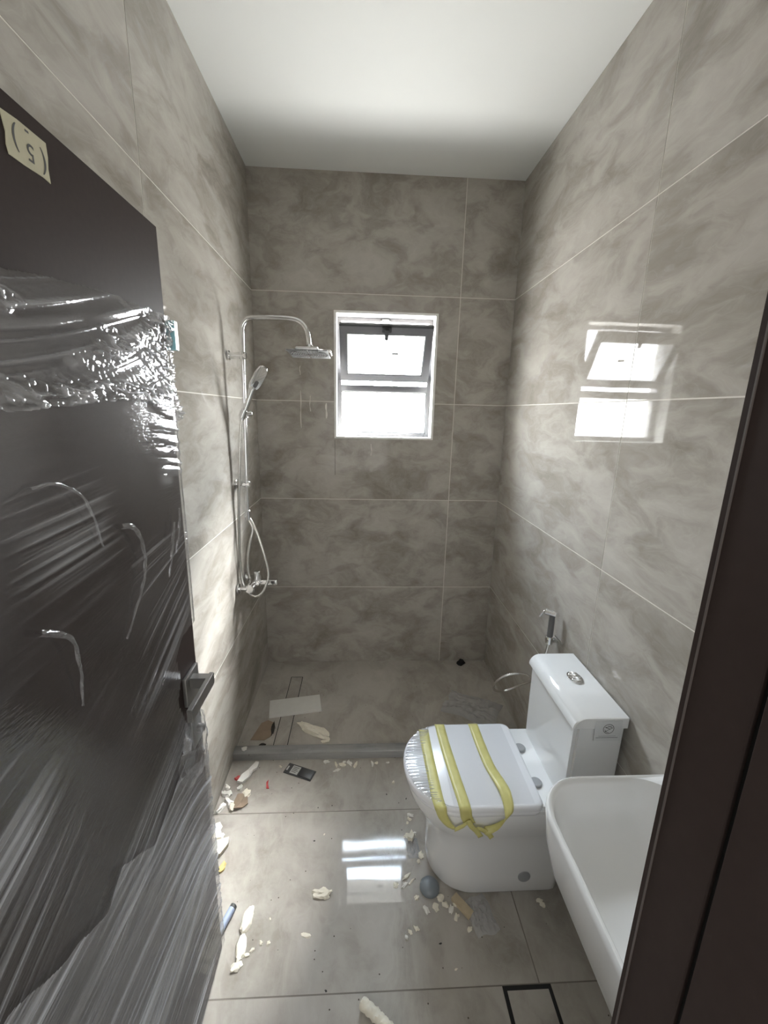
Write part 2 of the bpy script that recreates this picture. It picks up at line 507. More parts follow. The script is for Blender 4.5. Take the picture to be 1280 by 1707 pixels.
# ------------------------------------------------------------------ room shell
def build_shell():
    # floor slabs
    fl = tag(box('floor', (0, FRONT - 0.2, -0.12), (W, -0.775, FLOOR - 0.0008), 'floor_grout'), 'grey stone-look tiled bathroom floor with dust and scraps', kind='structure')
    drain_hole = (1.085, 1.240, -1.880, -1.722)
    tiles(fl, (0, 0, FLOOR - 0.0008), (1, 0, 0), (0, 1, 0), (0, 0, 1), [0, 1.205, W], [FRONT - 0.2, -1.722, -1.12, -0.83], 'floor', [drain_hole])
    sf = tag(box('floor_shower', (0, -0.80, -0.12), (W, 0.0, SHOWER - 0.0008), 'grout'), 'matt tiled shower floor behind the low kerb', kind='structure')
    tiles(sf, (0, 0, SHOWER - 0.0008), (1, 0, 0), (0, 1, 0), (0, 0, 1), [0, W], [-0.775, 0], 'shower_floor', [(0.183, 0.263, -0.770, -0.172)])
    cb = tag(box('trim_1', (0.0, -0.830, FLOOR - 0.01), (W, -0.774, 0.060), 'curb', bevel=0.003), 'grey marble kerb strip edging the shower', kind='structure')
    # left wall
    wl = tag(box('wall_left', (-0.14, FRONT, 0), (-0.0008, 0.0, H), 'grout'), 'grey stone-look tiled wall behind the shower column', kind='structure')
    rows = [0.0, 0.6, 1.2, 1.8, 2.4, H]
    tiles(wl, (-0.0008, 0, 0), (0, 1, 0), (0, 0, 1), (1, 0, 0), [FRONT, -1.22, 0], rows, 'tile')
    wr = tag(box('wall_right', (W + 0.0008, FRONT, 0), (W + 0.14, 0.0, H), 'grout'), 'polished stone-look tiled wall behind the toilet, mirroring the window', kind='structure')
    tiles(wr, (W + 0.0008, 0, 0), (0, -1, 0), (0, 0, 1), (-1, 0, 0), [0, 1.22, -FRONT], rows, 'tile')
    # back wall with the window opening, 30 cm thick
    bm = bmesh.new()
    box_bm(bm, (-0.14, 0.0008, 0), (WX0, 0.22, H)); box_bm(bm, (WX1, 0.0008, 0), (W + 0.14, 0.22, H))
    box_bm(bm, (WX0, 0.0008, 0), (WX1, 0.22, WZ0)); box_bm(bm, (WX0, 0.0008, WZ1), (WX1, 0.22, H))
    wb = tag(from_bm('wall_back', bm, 'grout'), 'grey stone-look tiled wall around the small window', kind='structure')
    tiles(wb, (0, 0.0008, 0), (1, 0, 0), (0, 0, 1), (0, -1, 0), [0, 1.194, W], rows, 'tile', [(WX0 - 0.001, WX1 + 0.001, WZ0 - 0.001, WZ1 + 0.001)])
    box('crack', (0.4645, -0.0006, 1.355), (0.4665, 0.001, 1.572), 'dark', wb)
    for k, (x, z1, z2, wd) in enumerate(((0.262, 1.86, 1.64, 0.003), (0.318, 1.83, 1.74, 0.003), (0.262, 2.00, 1.95, 0.002), (0.415, 1.79, 1.70, 0.006), (0.690, 1.55, 1.48, 0.003))):
        bm = bmesh.new(); n = 7
        ring = []
        for i in range(n):
            t = i / (n - 1); zz = z1 + (z2 - z1) * t; w = wd * (0.35 + 0.65 * abs(math.sin(2.1 * i + k)))
            ring.append([bm.verts.new((x + sx * w + 0.002 * math.sin(i * 1.1 + k), yy, zz)) for sx, yy in ((-1, 0.0), (0, -0.0006), (1, 0.0))])
        for i in range(n - 1):
            for j in range(2): bm.faces.new([ring[i][j], ring[i][j + 1], ring[i + 1][j + 1], ring[i + 1][j]])
        from_bm('drip_mark', bm, 'grout', wb)
    # ceiling
    tag(box('ceiling', (-0.14, FRONT - 0.2, H), (W + 0.14, 0.25, H + 0.12), 'ceiling'), 'plain white painted ceiling', kind='structure')
    # front wall with the doorway
    bm = bmesh.new()
    y0, y1 = FRONT - 0.2, FRONT
    box_bm(bm, (-0.9, y0, 0), (0.135, y1, H)); box_bm(bm, (0.995, y0, 0), (2.5, y1, H)); box_bm(bm, (0.135, y0, 2.175), (0.995, y1, H))
    tag(from_bm('wall_front', bm, 'hall'), 'painted wall holding the doorway', kind='structure')
    # hallway behind the camera
    y2 = -4.3
    bm = bmesh.new()
    box_bm(bm, (-0.9, y2 - 0.1, 0), (2.5, y2, 2.9)); box_bm(bm, (-1.0, y2, 0), (-0.9, y0, 2.9)); box_bm(bm, (2.5, y2, 0), (2.6, y0, 2.9))
    tag(from_bm('wall_hall', bm, 'hall'), 'pale painted hallway walls outside the bathroom', kind='structure')
    tag(box('ceiling_hall', (-1.0, y2 - 0.1, 2.9), (2.6, y0, 3.0), 'ceiling'), 'white hallway ceiling outside the bathroom', kind='structure')
    tag(box('floor_hall', (-1.0, y2 - 0.1, -0.12), (2.6, y0, FLOOR), 'plaster'), 'pale hallway floor outside the bathroom', kind='structure')
build_shell()

def build_hall_fill():                                # added fill light behind the camera, dressed with an invented window
    y = -4.3
    w = tag(empty('hall_fill_window'), 'made-up white framed window around the hallway fill light', kind='structure')
    bm = bmesh.new()
    for lo, hi in (((-0.56, y, 0.72), (-0.50, y + 0.04, 2.48)), ((1.70, y, 0.72), (1.76, y + 0.04, 2.48)), ((-0.50, y, 0.72), (1.70, y + 0.04, 0.78)), ((-0.50, y, 2.42), (1.70, y + 0.04, 2.48)), ((0.57, y, 0.78), (0.63, y + 0.04, 2.42))):
        box_bm(bm, lo, hi)
    from_bm('frame', bm, 'plaster', w)
    box('pane', (-0.50, y + 0.002, 0.78), (0.57, y + 0.006, 2.42), 'bead', w); box('pane', (0.63, y + 0.002, 0.78), (1.70, y + 0.006, 2.42), 'bead', w)
    l = bpy.data.lights.new('hall_fill_light', 'AREA'); l.shape = 'RECTANGLE'; l.size = 2.2; l.size_y = 1.64
    l.energy = 29.0; l.color = (1.0, 0.985, 0.96)
    o = bpy.data.objects.new('fill_light', l); COL.objects.link(o); o.parent = w
    o.location = (0.60, y + 0.05, 1.60); o.rotation_euler = (math.radians(90), 0, 0)
build_hall_fill()

def build_window():
    w = tag(empty('window_1'), 'small grey aluminium window with frosted panes and tilted upper sash', kind='structure')
    t = 0.014
    # white plaster lining of the opening, standing 2 mm proud of the tiles
    bm = bmesh.new()
    y0, y1 = -0.003, 0.10
    box_bm(bm, (WX0, y0, WZ0), (WX0 + t, y1, WZ1)); box_bm(bm, (WX1 - t, y0, WZ0), (WX1, y1, WZ1))
    box_bm(bm, (WX0 + t, y0, WZ1 - t), (WX1 - t, y1, WZ1)); box_bm(bm, (WX0 + t, y0, WZ0), (WX1 - t, y1, WZ0 + t * 0.8))
    from_bm('reveal', bm, 'plaster', w)
    bm = bmesh.new()
    y0, y1 = 0.150, 0.2195
    box_bm(bm, (WX0, y0, WZ0), (WX0 + 0.004, y1, WZ1)); box_bm(bm, (WX1 - 0.004, y0, WZ0), (WX1, y1, WZ1))
    box_bm(bm, (WX0, y0, WZ1 - 0.004), (WX1, y1, WZ1)); box_bm(bm, (WX0, y0, WZ0), (WX1, y1, WZ0 + 0.004))
    from_bm('outer_reveal', bm, 'concrete', w)
    fx0, fx1, fz0, fz1 = WX0 + t, WX1 - t, WZ0 + t * 0.8, WZ1 - t
    fy0, fy1 = 0.10, 0.15
    fr = 0.022
    bm = bmesh.new()
    for lo, hi in (((fx0, fy0, fz0), (fx0 + fr, fy1, fz1)), ((fx1 - fr, fy0, fz0), (fx1, fy1, fz1)),
                   ((fx0 + fr, fy0, fz1 - fr), (fx1 - fr, fy1, fz1)), ((fx0 + fr, fy0, fz0), (fx1 - fr, fy1, fz0 + fr))):
        box_bm(bm, lo, hi)
    from_bm('frame', bm, 'alu', w)
    box('mid_rail', (fx0 + fr, fy0 - 0.002, 1.868), (fx1 - fr, fy1, 1.906), 'alu', w, 0.002)
    # lower fixed light
    bx0, bx1, bz0, bz1 = fx0 + fr, fx1 - fr, fz0 + fr, 1.868
    bd = 0.006
    bm = bmesh.new()
    for lo, hi in (((bx0, 0.108, bz0), (bx0 + bd, 0.124, bz1)), ((bx1 - bd, 0.108, bz0), (bx1, 0.124, bz1)),
                   ((bx0 + bd, 0.108, bz1 - bd), (bx1 - bd, 0.124, bz1)), ((bx0 + bd, 0.108, bz0), (bx1 - bd, 0.124, bz0 + bd))):
        box_bm(bm, lo, hi)
    from_bm('glazing_bead', bm, 'bead', w)
    box('pane', (bx0 + 0.001, 0.120, bz0), (bx1 - 0.001, 0.124, bz1), 'glass', w)
    # upper sash: bottom at the frame, top tilted into the room
    sw, sh, sd = 0.540, 0.330, 0.030
    s = box('sash', (-sw / 2, -sd, 0), (-sw / 2 + 0.04, 0, sh), 'alu')
    bm = bmesh.new()
    c = 0.042
    for lo, hi in (((-sw / 2, -sd, 0), (-sw / 2 + c, 0, sh)), ((sw / 2 - c, -sd, 0), (sw / 2, 0, sh)),
                   ((-sw / 2 + c, -sd, sh - c), (sw / 2 - c, 0, sh)), ((-sw / 2 + c, -sd, 0), (sw / 2 - c, 0, c))):
        box_bm(bm, lo, hi)
    bm2 = bm
    me = bpy.data.meshes.new('sash'); bm2.to_mesh(me); bm2.free(); me.materials.append(M['alu'])
    s.data = me
    s.parent = w
    s.location = ((fx0 + fx1) / 2, 0.118, 1.945)
    s.rotation_euler = (math.radians(31), 0, 0)
    box('pane', (-sw / 2 + c - 0.001, -0.018, c - 0.001), (sw / 2 - c + 0.001, -0.014, sh - c + 0.001), 'glass', s)
    bm = bmesh.new()
    d = 0.006; q = sw / 2 - c; z0, z1 = c, sh - c
    for lo, hi in (((-q, -sd + 0.003, z0), (-q + d, -0.018, z1)), ((q - d, -sd + 0.003, z0), (q, -0.018, z1)),
                   ((-q + d, -sd + 0.003, z1 - d), (q - d, -0.018, z1)), ((-q + d, -sd + 0.003, z0), (q - d, -0.018, z0 + d))):
        box_bm(bm, lo, hi)
    from_bm('glazing_bead', bm, 'bead', s)
    box('gasket', (-sw / 2, -sd - 0.001, sh), (sw / 2, -0.006, sh + 0.012), 'alu_dark', s)
    bm = bmesh.new()
    box_bm(bm, (-0.028, -sd - 0.008, sh - 0.028), (0.028, -sd, sh + 0.004)); box_bm(bm, (-0.011, -sd - 0.018, sh - 0.068), (0.011, -sd - 0.004, sh - 0.006))
    bmesh.ops.bevel(bm, geom=list(bm.edges), offset=0.003, segments=2, affect='EDGES')
    from_bm('latch', bm, 'alu_dark', s, 40)
    box('sticker', (0.035, -0.0195, 0.165), (0.077, -0.0182, 0.180), 'ink_pale', s)
    # keeper on the frame head
    bm = bmesh.new()
    x = (fx0 + fx1) / 2
    box_bm(bm, (x - 0.03, 0.088, fz1 - 0.016), (x + 0.03, 0.10, fz1 - 0.009)); box_bm(bm, (x - 0.03, 0.088, fz1 - 0.03), (x - 0.02, 0.10, fz1 - 0.009)); box_bm(bm, (x + 0.02, 0.088, fz1 - 0.03), (x + 0.03, 0.10, fz1 - 0.009))
    from_bm('keeper', bm, 'bead', w)
build_window()

# ------------------------------------------------------------------ door, frame, film
DX = 0.200                                              # face of the open leaf
DY0, DY1, DZ0, DZ1 = -2.335, -1.615, 0.055, 2.113
def build_door():
    d = tag(empty('door_1'), 'dark brown laminate door leaf standing open, wrapped in clear film', kind='structure')
    box('leaf', (DX - 0.042, DY0, DZ0), (DX, DY1, DZ1), 'door', d, 0.0015, 1)
    h = box('handle', (DX, -1.705, 1.020), (DX + 0.010, -1.628, 1.098), 'bronze', d, 0.002)
    bm = bmesh.new()
    zc = 1.075
    box_bm(bm, (DX + 0.010, -1.687, zc - 0.014), (DX + 0.060, -1.662, zc + 0.014))
    box_bm(bm, (DX + 0.050, -1.805, zc - 0.016), (DX + 0.062, -1.660, zc + 0.016))
    bmesh.ops.bevel(bm, geom=list(bm.edges), offset=0.0015, segments=2, affect='EDGES')
    from_bm('lever', bm, 'bronze', h, 40)
    k = box('lock_plate', (DX, -1.690, 0.880), (DX + 0.008, -1.632, 0.965), 'bronze', d, 0.002)
    cyl('thumb_turn', (DX + 0.008, -1.661, 0.925), (DX + 0.026, -1.661, 0.925), 0.011, 'bronze', k, 16, 0.002)
    for z in (0.30, 1.05, 1.85):
        cyl('hinge', (DX - 0.048, DY0 + 0.012, z - 0.05), (DX - 0.048, DY0 + 0.012, z + 0.05), 0.007, 'bronze', d, 12)
    # frame in the wall
    f = tag(empty('trim_2'), 'dark brown door frame with black rubber seal', kind='structure')
    ya, yb, yc = FRONT + 0.002, -2.367, FRONT - 0.215
    def jamb(nm, x0, x1, s):                           # s=+1: face looks to -x
        box(nm, (x0, yb, FLOOR), (x1, ya, 2.175), 'frame', f, 0.001, 1)
    box('jamb', (0.936, yb, FLOOR), (1.004, ya - 0.001, 2.18), 'frame', f, 0.001, 1)
    box('edge_bead', (0.9348, ya - 0.0105, FLOOR), (0.9362, ya - 0.0088, 2.14), 'edge', f)
    box('seal', (0.940, yb - 0.008, FLOOR), (0.990, yb, 2.14), 'black', f)
    box('stop', (0.933, yc, FLOOR), (1.004, yb - 0.008, 2.18), 'frame', f, 0.001, 1)
    box('jamb', (0.128, yb, FLOOR), (0.153, ya - 0.001, 2.18), 'frame', f, 0.001, 1)
    box('stop', (0.128, yc, FLOOR), (0.196, yb - 0.008, 2.18), 'frame', f, 0.001, 1)
    box('seal', (0.140, yb - 0.008, FLOOR), (0.190, yb, 2.14), 'black', f)
    box('head', (0.154, yb, 2.14), (0.935, ya - 0.001, 2.18), 'frame', f, 0.001, 1)
    box('head', (0.197, yc, 2.125), (0.932, yb - 0.008, 2.18), 'frame', f, 0.001, 1)
    # masking tape with a pencilled mark, stuck upside down
    t = tag(empty('masking_tape'), 'torn cream masking tape marked (5) upside down near the door top', 'tape')
    pts = [(-2.012, 2.088), (-1.985, 2.091), (-1.936, 2.0915), (-1.9355, 2.075), (-1.938, 2.060), (-1.937, 2.043), (-1.950, 2.0445), (-1.985, 2.0425), (-2.008, 2.0425), (-2.010, 2.052), (-2.008, 2.066)]
    n = len(pts)
    v = [(DX + 0.0002, y, z) for y, z in pts] + [(DX + 0.0010, y, z) for y, z in pts]
    fcs = [tuple(range(n)), tuple(range(n, 2 * n))] + [(i, (i + 1) % n, n + (i + 1) % n, n + i) for i in range(n)]
    tp = from_data('strip', v, fcs, 'masking', t)
    def text(s, size, y, z, nm):
        cu = bpy.data.curves.new(nm, 'FONT'); cu.body = s; cu.size = size; cu.align_x = 'CENTER'; cu.align_y = 'CENTER'; cu.extrude = 0.0001
        o = bpy.data.objects.new('tmp', cu); COL.objects.link(o)
        dg = bpy.context.evaluated_depsgraph_get()
        me = bpy.data.meshes.new_from_object(o.evaluated_get(dg))
        bpy.data.objects.remove(o)
        me.materials.clear()
        q = link(nm, me, 'ink', t)
        # text x -> -y... turned upside down on a face looking to +x
        q.matrix_world = Matrix(((0, 0, 1, DX + 0.0012), (-1, 0, 0, y), (0, -1, 0, z), (0, 0, 0, 1)))
        return q
    text('5', 0.030, -1.969, 2.064, 'lettering')
    text('(', 0.034, -1.945, 2.062, 'lettering')
    text(')', 0.034, -1.994, 2.067, 'lettering')
    text('-', 0.026, -1.971, 2.084, 'lettering')
build_door()

def vnoise1(x, seed):
    x = np.asarray(x); i = np.floor(x).astype(int); f = x - i
    f = f * f * (3 - 2 * f)
    tab = np.random.default_rng(seed).random(4096)
    return tab[i % 4096] * (1 - f) + tab[(i + 1) % 4096] * f

def vnoise2(x, y, seed):
    i, j = np.floor(x).astype(int), np.floor(y).astype(int)
    fx, fy = x - i, y - j
    fx = fx * fx * (3 - 2 * fx); fy = fy * fy * (3 - 2 * fy)
    tab = np.random.default_rng(seed).random((256, 256))
    g = lambda a, b: tab[a % 256, b % 256]
    return (g(i, j) * (1 - fx) + g(i + 1, j) * fx) * (1 - fy) + (g(i, j + 1) * (1 - fx) + g(i + 1, j + 1) * fx) * fy

def ridge(n): return 1 - np.abs(2 * n - 1)

def build_film():
    root = tag(empty('stretch_film'), 'crumpled clear stretch film wound around the dark door leaf', 'plastic film')
    def emit(name, X, Yw, Z, kp, fold):
        nz, ny = X.shape
        v = np.stack([X, Yw, Z], -1).reshape(-1, 3)
        idx = np.arange(ny * nz).reshape(nz, ny)
        q = np.stack([idx[:-1, :-1], idx[:-1, 1:], idx[1:, 1:], idx[1:, :-1]], -1)
        kk = kp[:-1, :-1] & kp[:-1, 1:] & kp[1:, 1:] & kp[1:, :-1]
        q = q[kk]
        used = np.zeros(len(v), bool); used[q.ravel()] = True
        rm = np.cumsum(used) - 1
        v2 = v[used]; q2 = rm[q]
        me = bpy.data.meshes.new(name)
        me.vertices.add(len(v2)); me.vertices.foreach_set('co', v2.astype(np.float32).ravel())
        me.loops.add(q2.size); me.loops.foreach_set('vertex_index', q2.astype(np.int32).ravel())
        me.polygons.add(len(q2))
        me.polygons.foreach_set('loop_start', np.arange(0, q2.size, 4, dtype=np.int32))
        me.update(calc_edges=True)
        at = me.attributes.new('fold', 'FLOAT', 'POINT')
        at.data.foreach_set('value', np.clip(fold.reshape(-1)[used], 0, 1).astype(np.float32))
        return link(name, me, 'film', root, 180)
    def sheet(name, ny, nz, ylo, yhi, zlo, zhi, hfun, keep, off):
        ys = np.linspace(ylo, yhi, ny); zs = np.linspace(zlo, zhi, nz)
        Y, Z = np.meshgrid(ys, zs)
        Y, Z = Y.copy(), Z.copy()
        h, fold = hfun(Y, Z)
        # wrap round the free edge of the leaf
        X = DX + off + h
        over = np.clip(Y - DY1, 0, None)
        Yw = np.where(Y > DY1, DY1 + 0.004 + h * 0.6 + np.minimum(over, 0.004), Y)
        X = np.where(Y > DY1 + 0.004, X - (over - 0.004), X)
        return emit(name, X, Yw, Z, keep(Y, Z), fold)
    # the wound sheet over the middle of the leaf: rows of the mesh run along the stretch lines
    def lines(S, Y, seed, freqs, pw):
        out = np.zeros_like(S)
        for k, (f, am) in enumerate(freqs):
            n = ridge(vnoise1(S * f + 11 * k, seed + 5 + k)) ** pw
            mod = vnoise2(Y * 4.5 + 3.1 * k, S * f * 0.8, seed + 20 + k)
            out += am * n * np.clip(mod * 2.2 - 0.75, 0, 1)
        return out
    FR = ((38, 1.0), (95, 0.8), (190, 0.55))
    def aligned(name, ny, ns, s0, s1, slope, hfun, keep, off, y1=DY1 + 0.045):
        ys = np.linspace(DY0, y1, ny); ss = np.linspace(s0, s1, ns)
        Y, S = np.meshgrid(ys, ss)
        Z = S + slope(S) * (Y + 1.97)
        h, fold = hfun(Y, Z, S)
        X = DX + off + h
        over = np.clip(Y - DY1, 0, None)
        Yw = np.where(Y > DY1, DY1 + 0.004 + h * 0.6 + np.minimum(over, 0.004), Y)
        X = np.where(Y > DY1 + 0.004, X - (over - 0.004), X)
        return emit(name, X, Yw, Z, keep(Y, Z), fold)
    slopeA = lambda S: np.interp(S, [0.5, 0.85, 1.20, 1.42, 1.58, 1.80], [0.16, 0.30, 0.50, 0.10, 0.06, 0.22])
    def hA(Y, Z, S):
        l = lines(S, Y, 100, FR, 4.0)
        big = np.clip(vnoise2(Y * 4, S * 7, 140) * 2.0 - 0.55, 0.12, 1)
        calm = np.where((Z > 1.50) & (Y > -1.93), np.interp(Y, [-1.93, -1.86, -1.71, -1.66], [1.0, 0.10, 0.15, 1.3]), 1.0)
        l = l * big * calm
        fan = np.clip((Y + 1.74) / 0.06, 0, 1) * np.clip((Z - 1.56) / 0.04, 0, 1)
        fl = lines(S * 1.3 + 0.25 * (Y + 1.7), Y * 3, 170, FR, 2.0) * fan
        h = l * 0.0022 + 0.0025 * vnoise2(Y * 5, Z * 6, 141) + fl * 0.0026
        l = l + fl * 0.5
        veil = 0.05 * np.clip(vnoise2(Y * 5, Z * 8, 150) * 2 - 0.9, 0, 1)
        return h, np.clip(l * 0.95 - 0.06, 0, 0.8) + veil
    hole = [(-1.60, 1.205), (-1.69, 1.205), (-1.725, 1.17), (-1.715, 1.11), (-1.735, 1.06), (-1.715, 1.0), (-1.690, 0.955), (-1.675, 0.90), (-1.66, 0.80), (-1.60, 0.79)]
    def inpoly(Y, Z, P):
        c = np.zeros(Y.shape, bool)
        for i in range(len(P)):
            (x1, y1), (x2, y2) = P[i], P[i - 1]
            t = ((y1 > Z) != (y2 > Z))
            xx = (x2 - x1) * (Z - y1) / ((y2 - y1) if y2 != y1 else 1e-9) + x1
            c ^= t & (Y < xx)
        return c
    wob = lambda Y, Z: (Y + 0.006 * (vnoise2(Y * 60, Z * 60, 5) - 0.5), Z + 0.006 * (vnoise2(Y * 60, Z * 60, 6) - 0.5))
    keepA = lambda Y, Z: (Z < 1.775) & (Z > 0.40) & ~inpoly(*wob(Y, Z), hole)
    aligned('sheet', 110, 1150, 0.35, 1.84, slopeA, hA, keepA, 0.002)
    def ang(Z):
        return np.interp(Z, [1.6, 1.8, 1.95], [0.15, 0.22, 0.30])
    def streak(Y, Z, a, seed, fr, sharp):
        s = Z - np.tan(a) * (Y + 1.97) + vnoise2(Y * 3 + 7, Z * 5, seed + 1) * 0.02
        return lines(s, Y, seed, ((fr, 1.0), (fr * 2.3, 0.7), (fr * 4.6, 0.4)), sharp)
    top_edge = lambda Y: np.interp(Y, [-2.34, -2.05, -1.85, -1.70, -1.615], [1.885, 1.905, 1.930, 1.938, 1.936]) + 0.006 * (vnoise1(Y * 40, 77) - 0.5)
    # gathered band near the top
    bot_edge = lambda Y: np.interp(Y, [-2.34, -2.09, -2.0, -1.90, -1.83, -1.75, -1.68, -1.615, -1.55], [1.735, 1.737, 1.742, 1.752, 1.757, 1.755, 1.742, 1.715, 1.69])
    def hB(Y, Z):
        t = (Z - bot_edge(Y)) / (top_edge(Y) - bot_edge(Y))
        st = streak(Y, Z, ang(Z), 300, 44, 3.0)
        cr = ridge(vnoise2(Y * 30 + Z * 20, Z * 85, 310)) ** 4 * 0.6 + ridge(vnoise2(Y * 70, Z * 150 + Y * 30, 311)) ** 4 * 0.5
        spots = np.clip(vnoise2(Y * 14, Z * 40, 320) * 3.2 - 2.2, 0, 1)
        rope1 = np.exp(-((Z - np.interp(Y, [-2.34, -1.92, -1.80, -1.74, -1.66, -1.6], [1.80, 1.815, 1.850, 1.885, 1.915, 1.925])) / 0.014) ** 2) * np.clip((Y + 1.97) / 0.12, 0, 1)
        rope2 = np.exp(-((t - 0.10) / 0.12) ** 2) * np.clip((Y + 2.25) / 0.3, 0.45, 1)
        edge = np.clip((Y + 1.74) / 0.09, 0, 1)
        amt = np.clip(rope1 + rope2 + edge * 0.8 + spots * 0.8, 0, 1.3)
        h = st * 0.0030 + cr * 0.008 * amt + (rope1 * 0.006 + rope2 * 0.008)
        fold = np.clip(cr - 0.16, 0, 1) * 1.5 * np.clip(amt, 0, 1) + np.clip(st - 0.12, 0, 1) * 0.55 + 0.05 + 0.06 * np.clip(vnoise2(Y * 6, Z * 30, 330) * 2 - 0.9, 0, 1)
        return h, np.clip(fold, 0, 0.95)
    keepB = lambda Y, Z: (Z < top_edge(Y)) & (Z > bot_edge(Y) + 0.004 * (vnoise1(Y * 70, 78) - 0.5))
    sheet('gathered_band', 420, 190, DY0, DY1 + 0.045, 1.66, 1.955, hB, keepB, 0.004)
    # lower sheet that hangs from the handle like a fan
    bound = lambda Y: np.interp(Y, [-2.34, -2.25, -2.165, -2.07, -2.02, -1.915, -1.855, -1.79, -1.66, -1.6], [1.03, 1.022, 0.963, 0.910, 0.945, 0.856, 0.880, 0.893, 0.824, 0.80]) + 0.008 * (vnoise1(Y * 30, 79) - 0.5)
    slopeC = lambda S: np.interp(S, [0.0, 0.45, 0.6, 0.85, 1.05], [-0.22, -0.06, -0.14, -0.05, 0.05])
    def hC(Y, Z, S):
        l = lines(S + 0.05 * np.clip(Y + 1.80, 0, 0.3) ** 2 * 20, Y, 500, FR, 3.0)
        hem = np.exp(-((bound(Y) - Z) / 0.005) ** 2)
        h = l * 0.0030 + hem * 0.003
        return h, np.clip(l * 0.80 - 0.05, 0, 0.8) + hem * 0.25 + 0.03
    keepC = lambda Y, Z: (Z < bound(Y)) & (Z > 0.075)
    aligned('lower_sheet', 110, 900, 0.0, 1.10, slopeC, hC, keepC, 0.008, DY1 + 0.04)
    # a crumpled flap of film below the handle
    def hD(Y, Z):
        r = np.hypot((Y + 1.70) / 0.085, (Z - 0.90) / 0.10)
        cr = ridge(vnoise2(Y * 25, Z * 22, 610)) ** 3 + 0.6 * ridge(vnoise2(Y * 50, Z * 44, 611)) ** 3
        h = 0.022 * np.clip(1 - r * r, 0, 1) + cr * 0.006
        return h, np.clip(cr - 0.55, 0, 1) * 0.7 + 0.06
    keepD = lambda Y, Z: (np.hypot((Y + 1.70) / 0.085, (Z - 0.90) / 0.10) < 0.92 + 0.16 * vnoise2(Y * 20, Z * 20, 612))
    sheet('flap', 60, 80, -1.80, -1.612, 0.79, 1.01, hD, keepD, 0.008)
    # twisted tails of film that stand off the sheet
    def tail(pts, w, nm='film_tail'):
        p = spline(pts, 8)
        m = len(p)
        v, f = [], []
        for i, c in enumerate(p):
            t = i / (m - 1)
            ww = w * (0.35 + 0.65 * math.sin(math.pi * min(1, 0.25 + t * 0.75))) * (1 - 0.6 * t)
            tan = (p[min(i + 1, m - 1)] - p[max(i - 1, 0)]).normalized()
            side = tan.cross(Vector((1, 0, 0))).normalized()
            for k in range(7):
                u = (k / 6 - 0.5) * 2
                wr = 0.0012 * math.sin(i * 0.9 + k * 1.9) + 0.003 * (1 - u * u)
                v.append(c + side * (u * ww) + Vector((wr, 0, 0)))
        for i in range(m - 1):
            for k in range(6):
                a = i * 7 + k
                f.append((a, a + 1, a + 8, a + 7))
        o = from_data(nm, v, f, None, root, 180, fix=False)
        o.data.materials.append(M['film'])
        at = o.data.attributes.new('fold', 'FLOAT', 'POINT')
        at.data.foreach_set('value', [0.04 + 0.30 * random.random() ** 2 for _ in v])
        return o
    X = DX + 0.012
    tail([(X, -1.893, 1.540), (X + .004, -1.868, 1.533), (X + .004, -1.846, 1.508), (X, -1.830, 1.462), (X, -1.842, 1.420), (X - .004, -1.868, 1.380), (X - .006, -1.912, 1.331)], 0.006)
    tail([(X, -2.105, 1.452), (X + .004, -2.080, 1.436), (X + .004, -2.056, 1.412), (X, -2.046, 1.354), (X - .006, -2.046, 1.295)], 0.0055)
    tail([(X - .004, -2.075, 1.640), (X, -2.035, 1.640), (X, -1.988, 1.615), (X - .002, -1.962, 1.570), (X - .006, -1.945, 1.520)], 0.003)
    tail([(X, -1.692, 1.495), (X, -1.708, 1.455), (X, -1.724, 1.415), (X - .004, -1.735, 1.380)], 0.004)
    tail([(X, -1.660, 1.520), (X, -1.672, 1.470), (X - .004, -1.690, 1.420)], 0.0035)
    # pale blue protective strip caught in the film at the edge
    box('protective_strip', (DX - 0.010, DY1 + 0.012, 1.872), (DX + 0.014, DY1 + 0.030, 1.934), 'cyan', root, 0.001, 1)
build_film()

# ------------------------------------------------------------------ toilet
YC = -1.312
def d_outline(x0, xc, x1, w, z, nf=28, pw=2.15, rb=0.03):
    pts = []
    for k in range(nf + 1):
        a = math.pi / 2 + math.pi * k / nf
        c, s = math.cos(a), math.sin(a)
        ex = 2 / pw
        x = xc + (xc - x0) * math.copysign(abs(c) ** ex, c)
        y = YC + w * math.copysign(abs(s) ** ex, s)
        pts.append(Vector((x, y, z)))
    for sgn in (-1, 1):
        arc = []
        for k in range(5):
            a = (math.pi / 2) * k / 4
            arc.append(Vector((x1 - rb + rb * math.sin(a), YC + sgn * (w - rb + rb * math.cos(a)), z)))
        pts += arc if sgn < 0 else arc[::-1]
    return pts

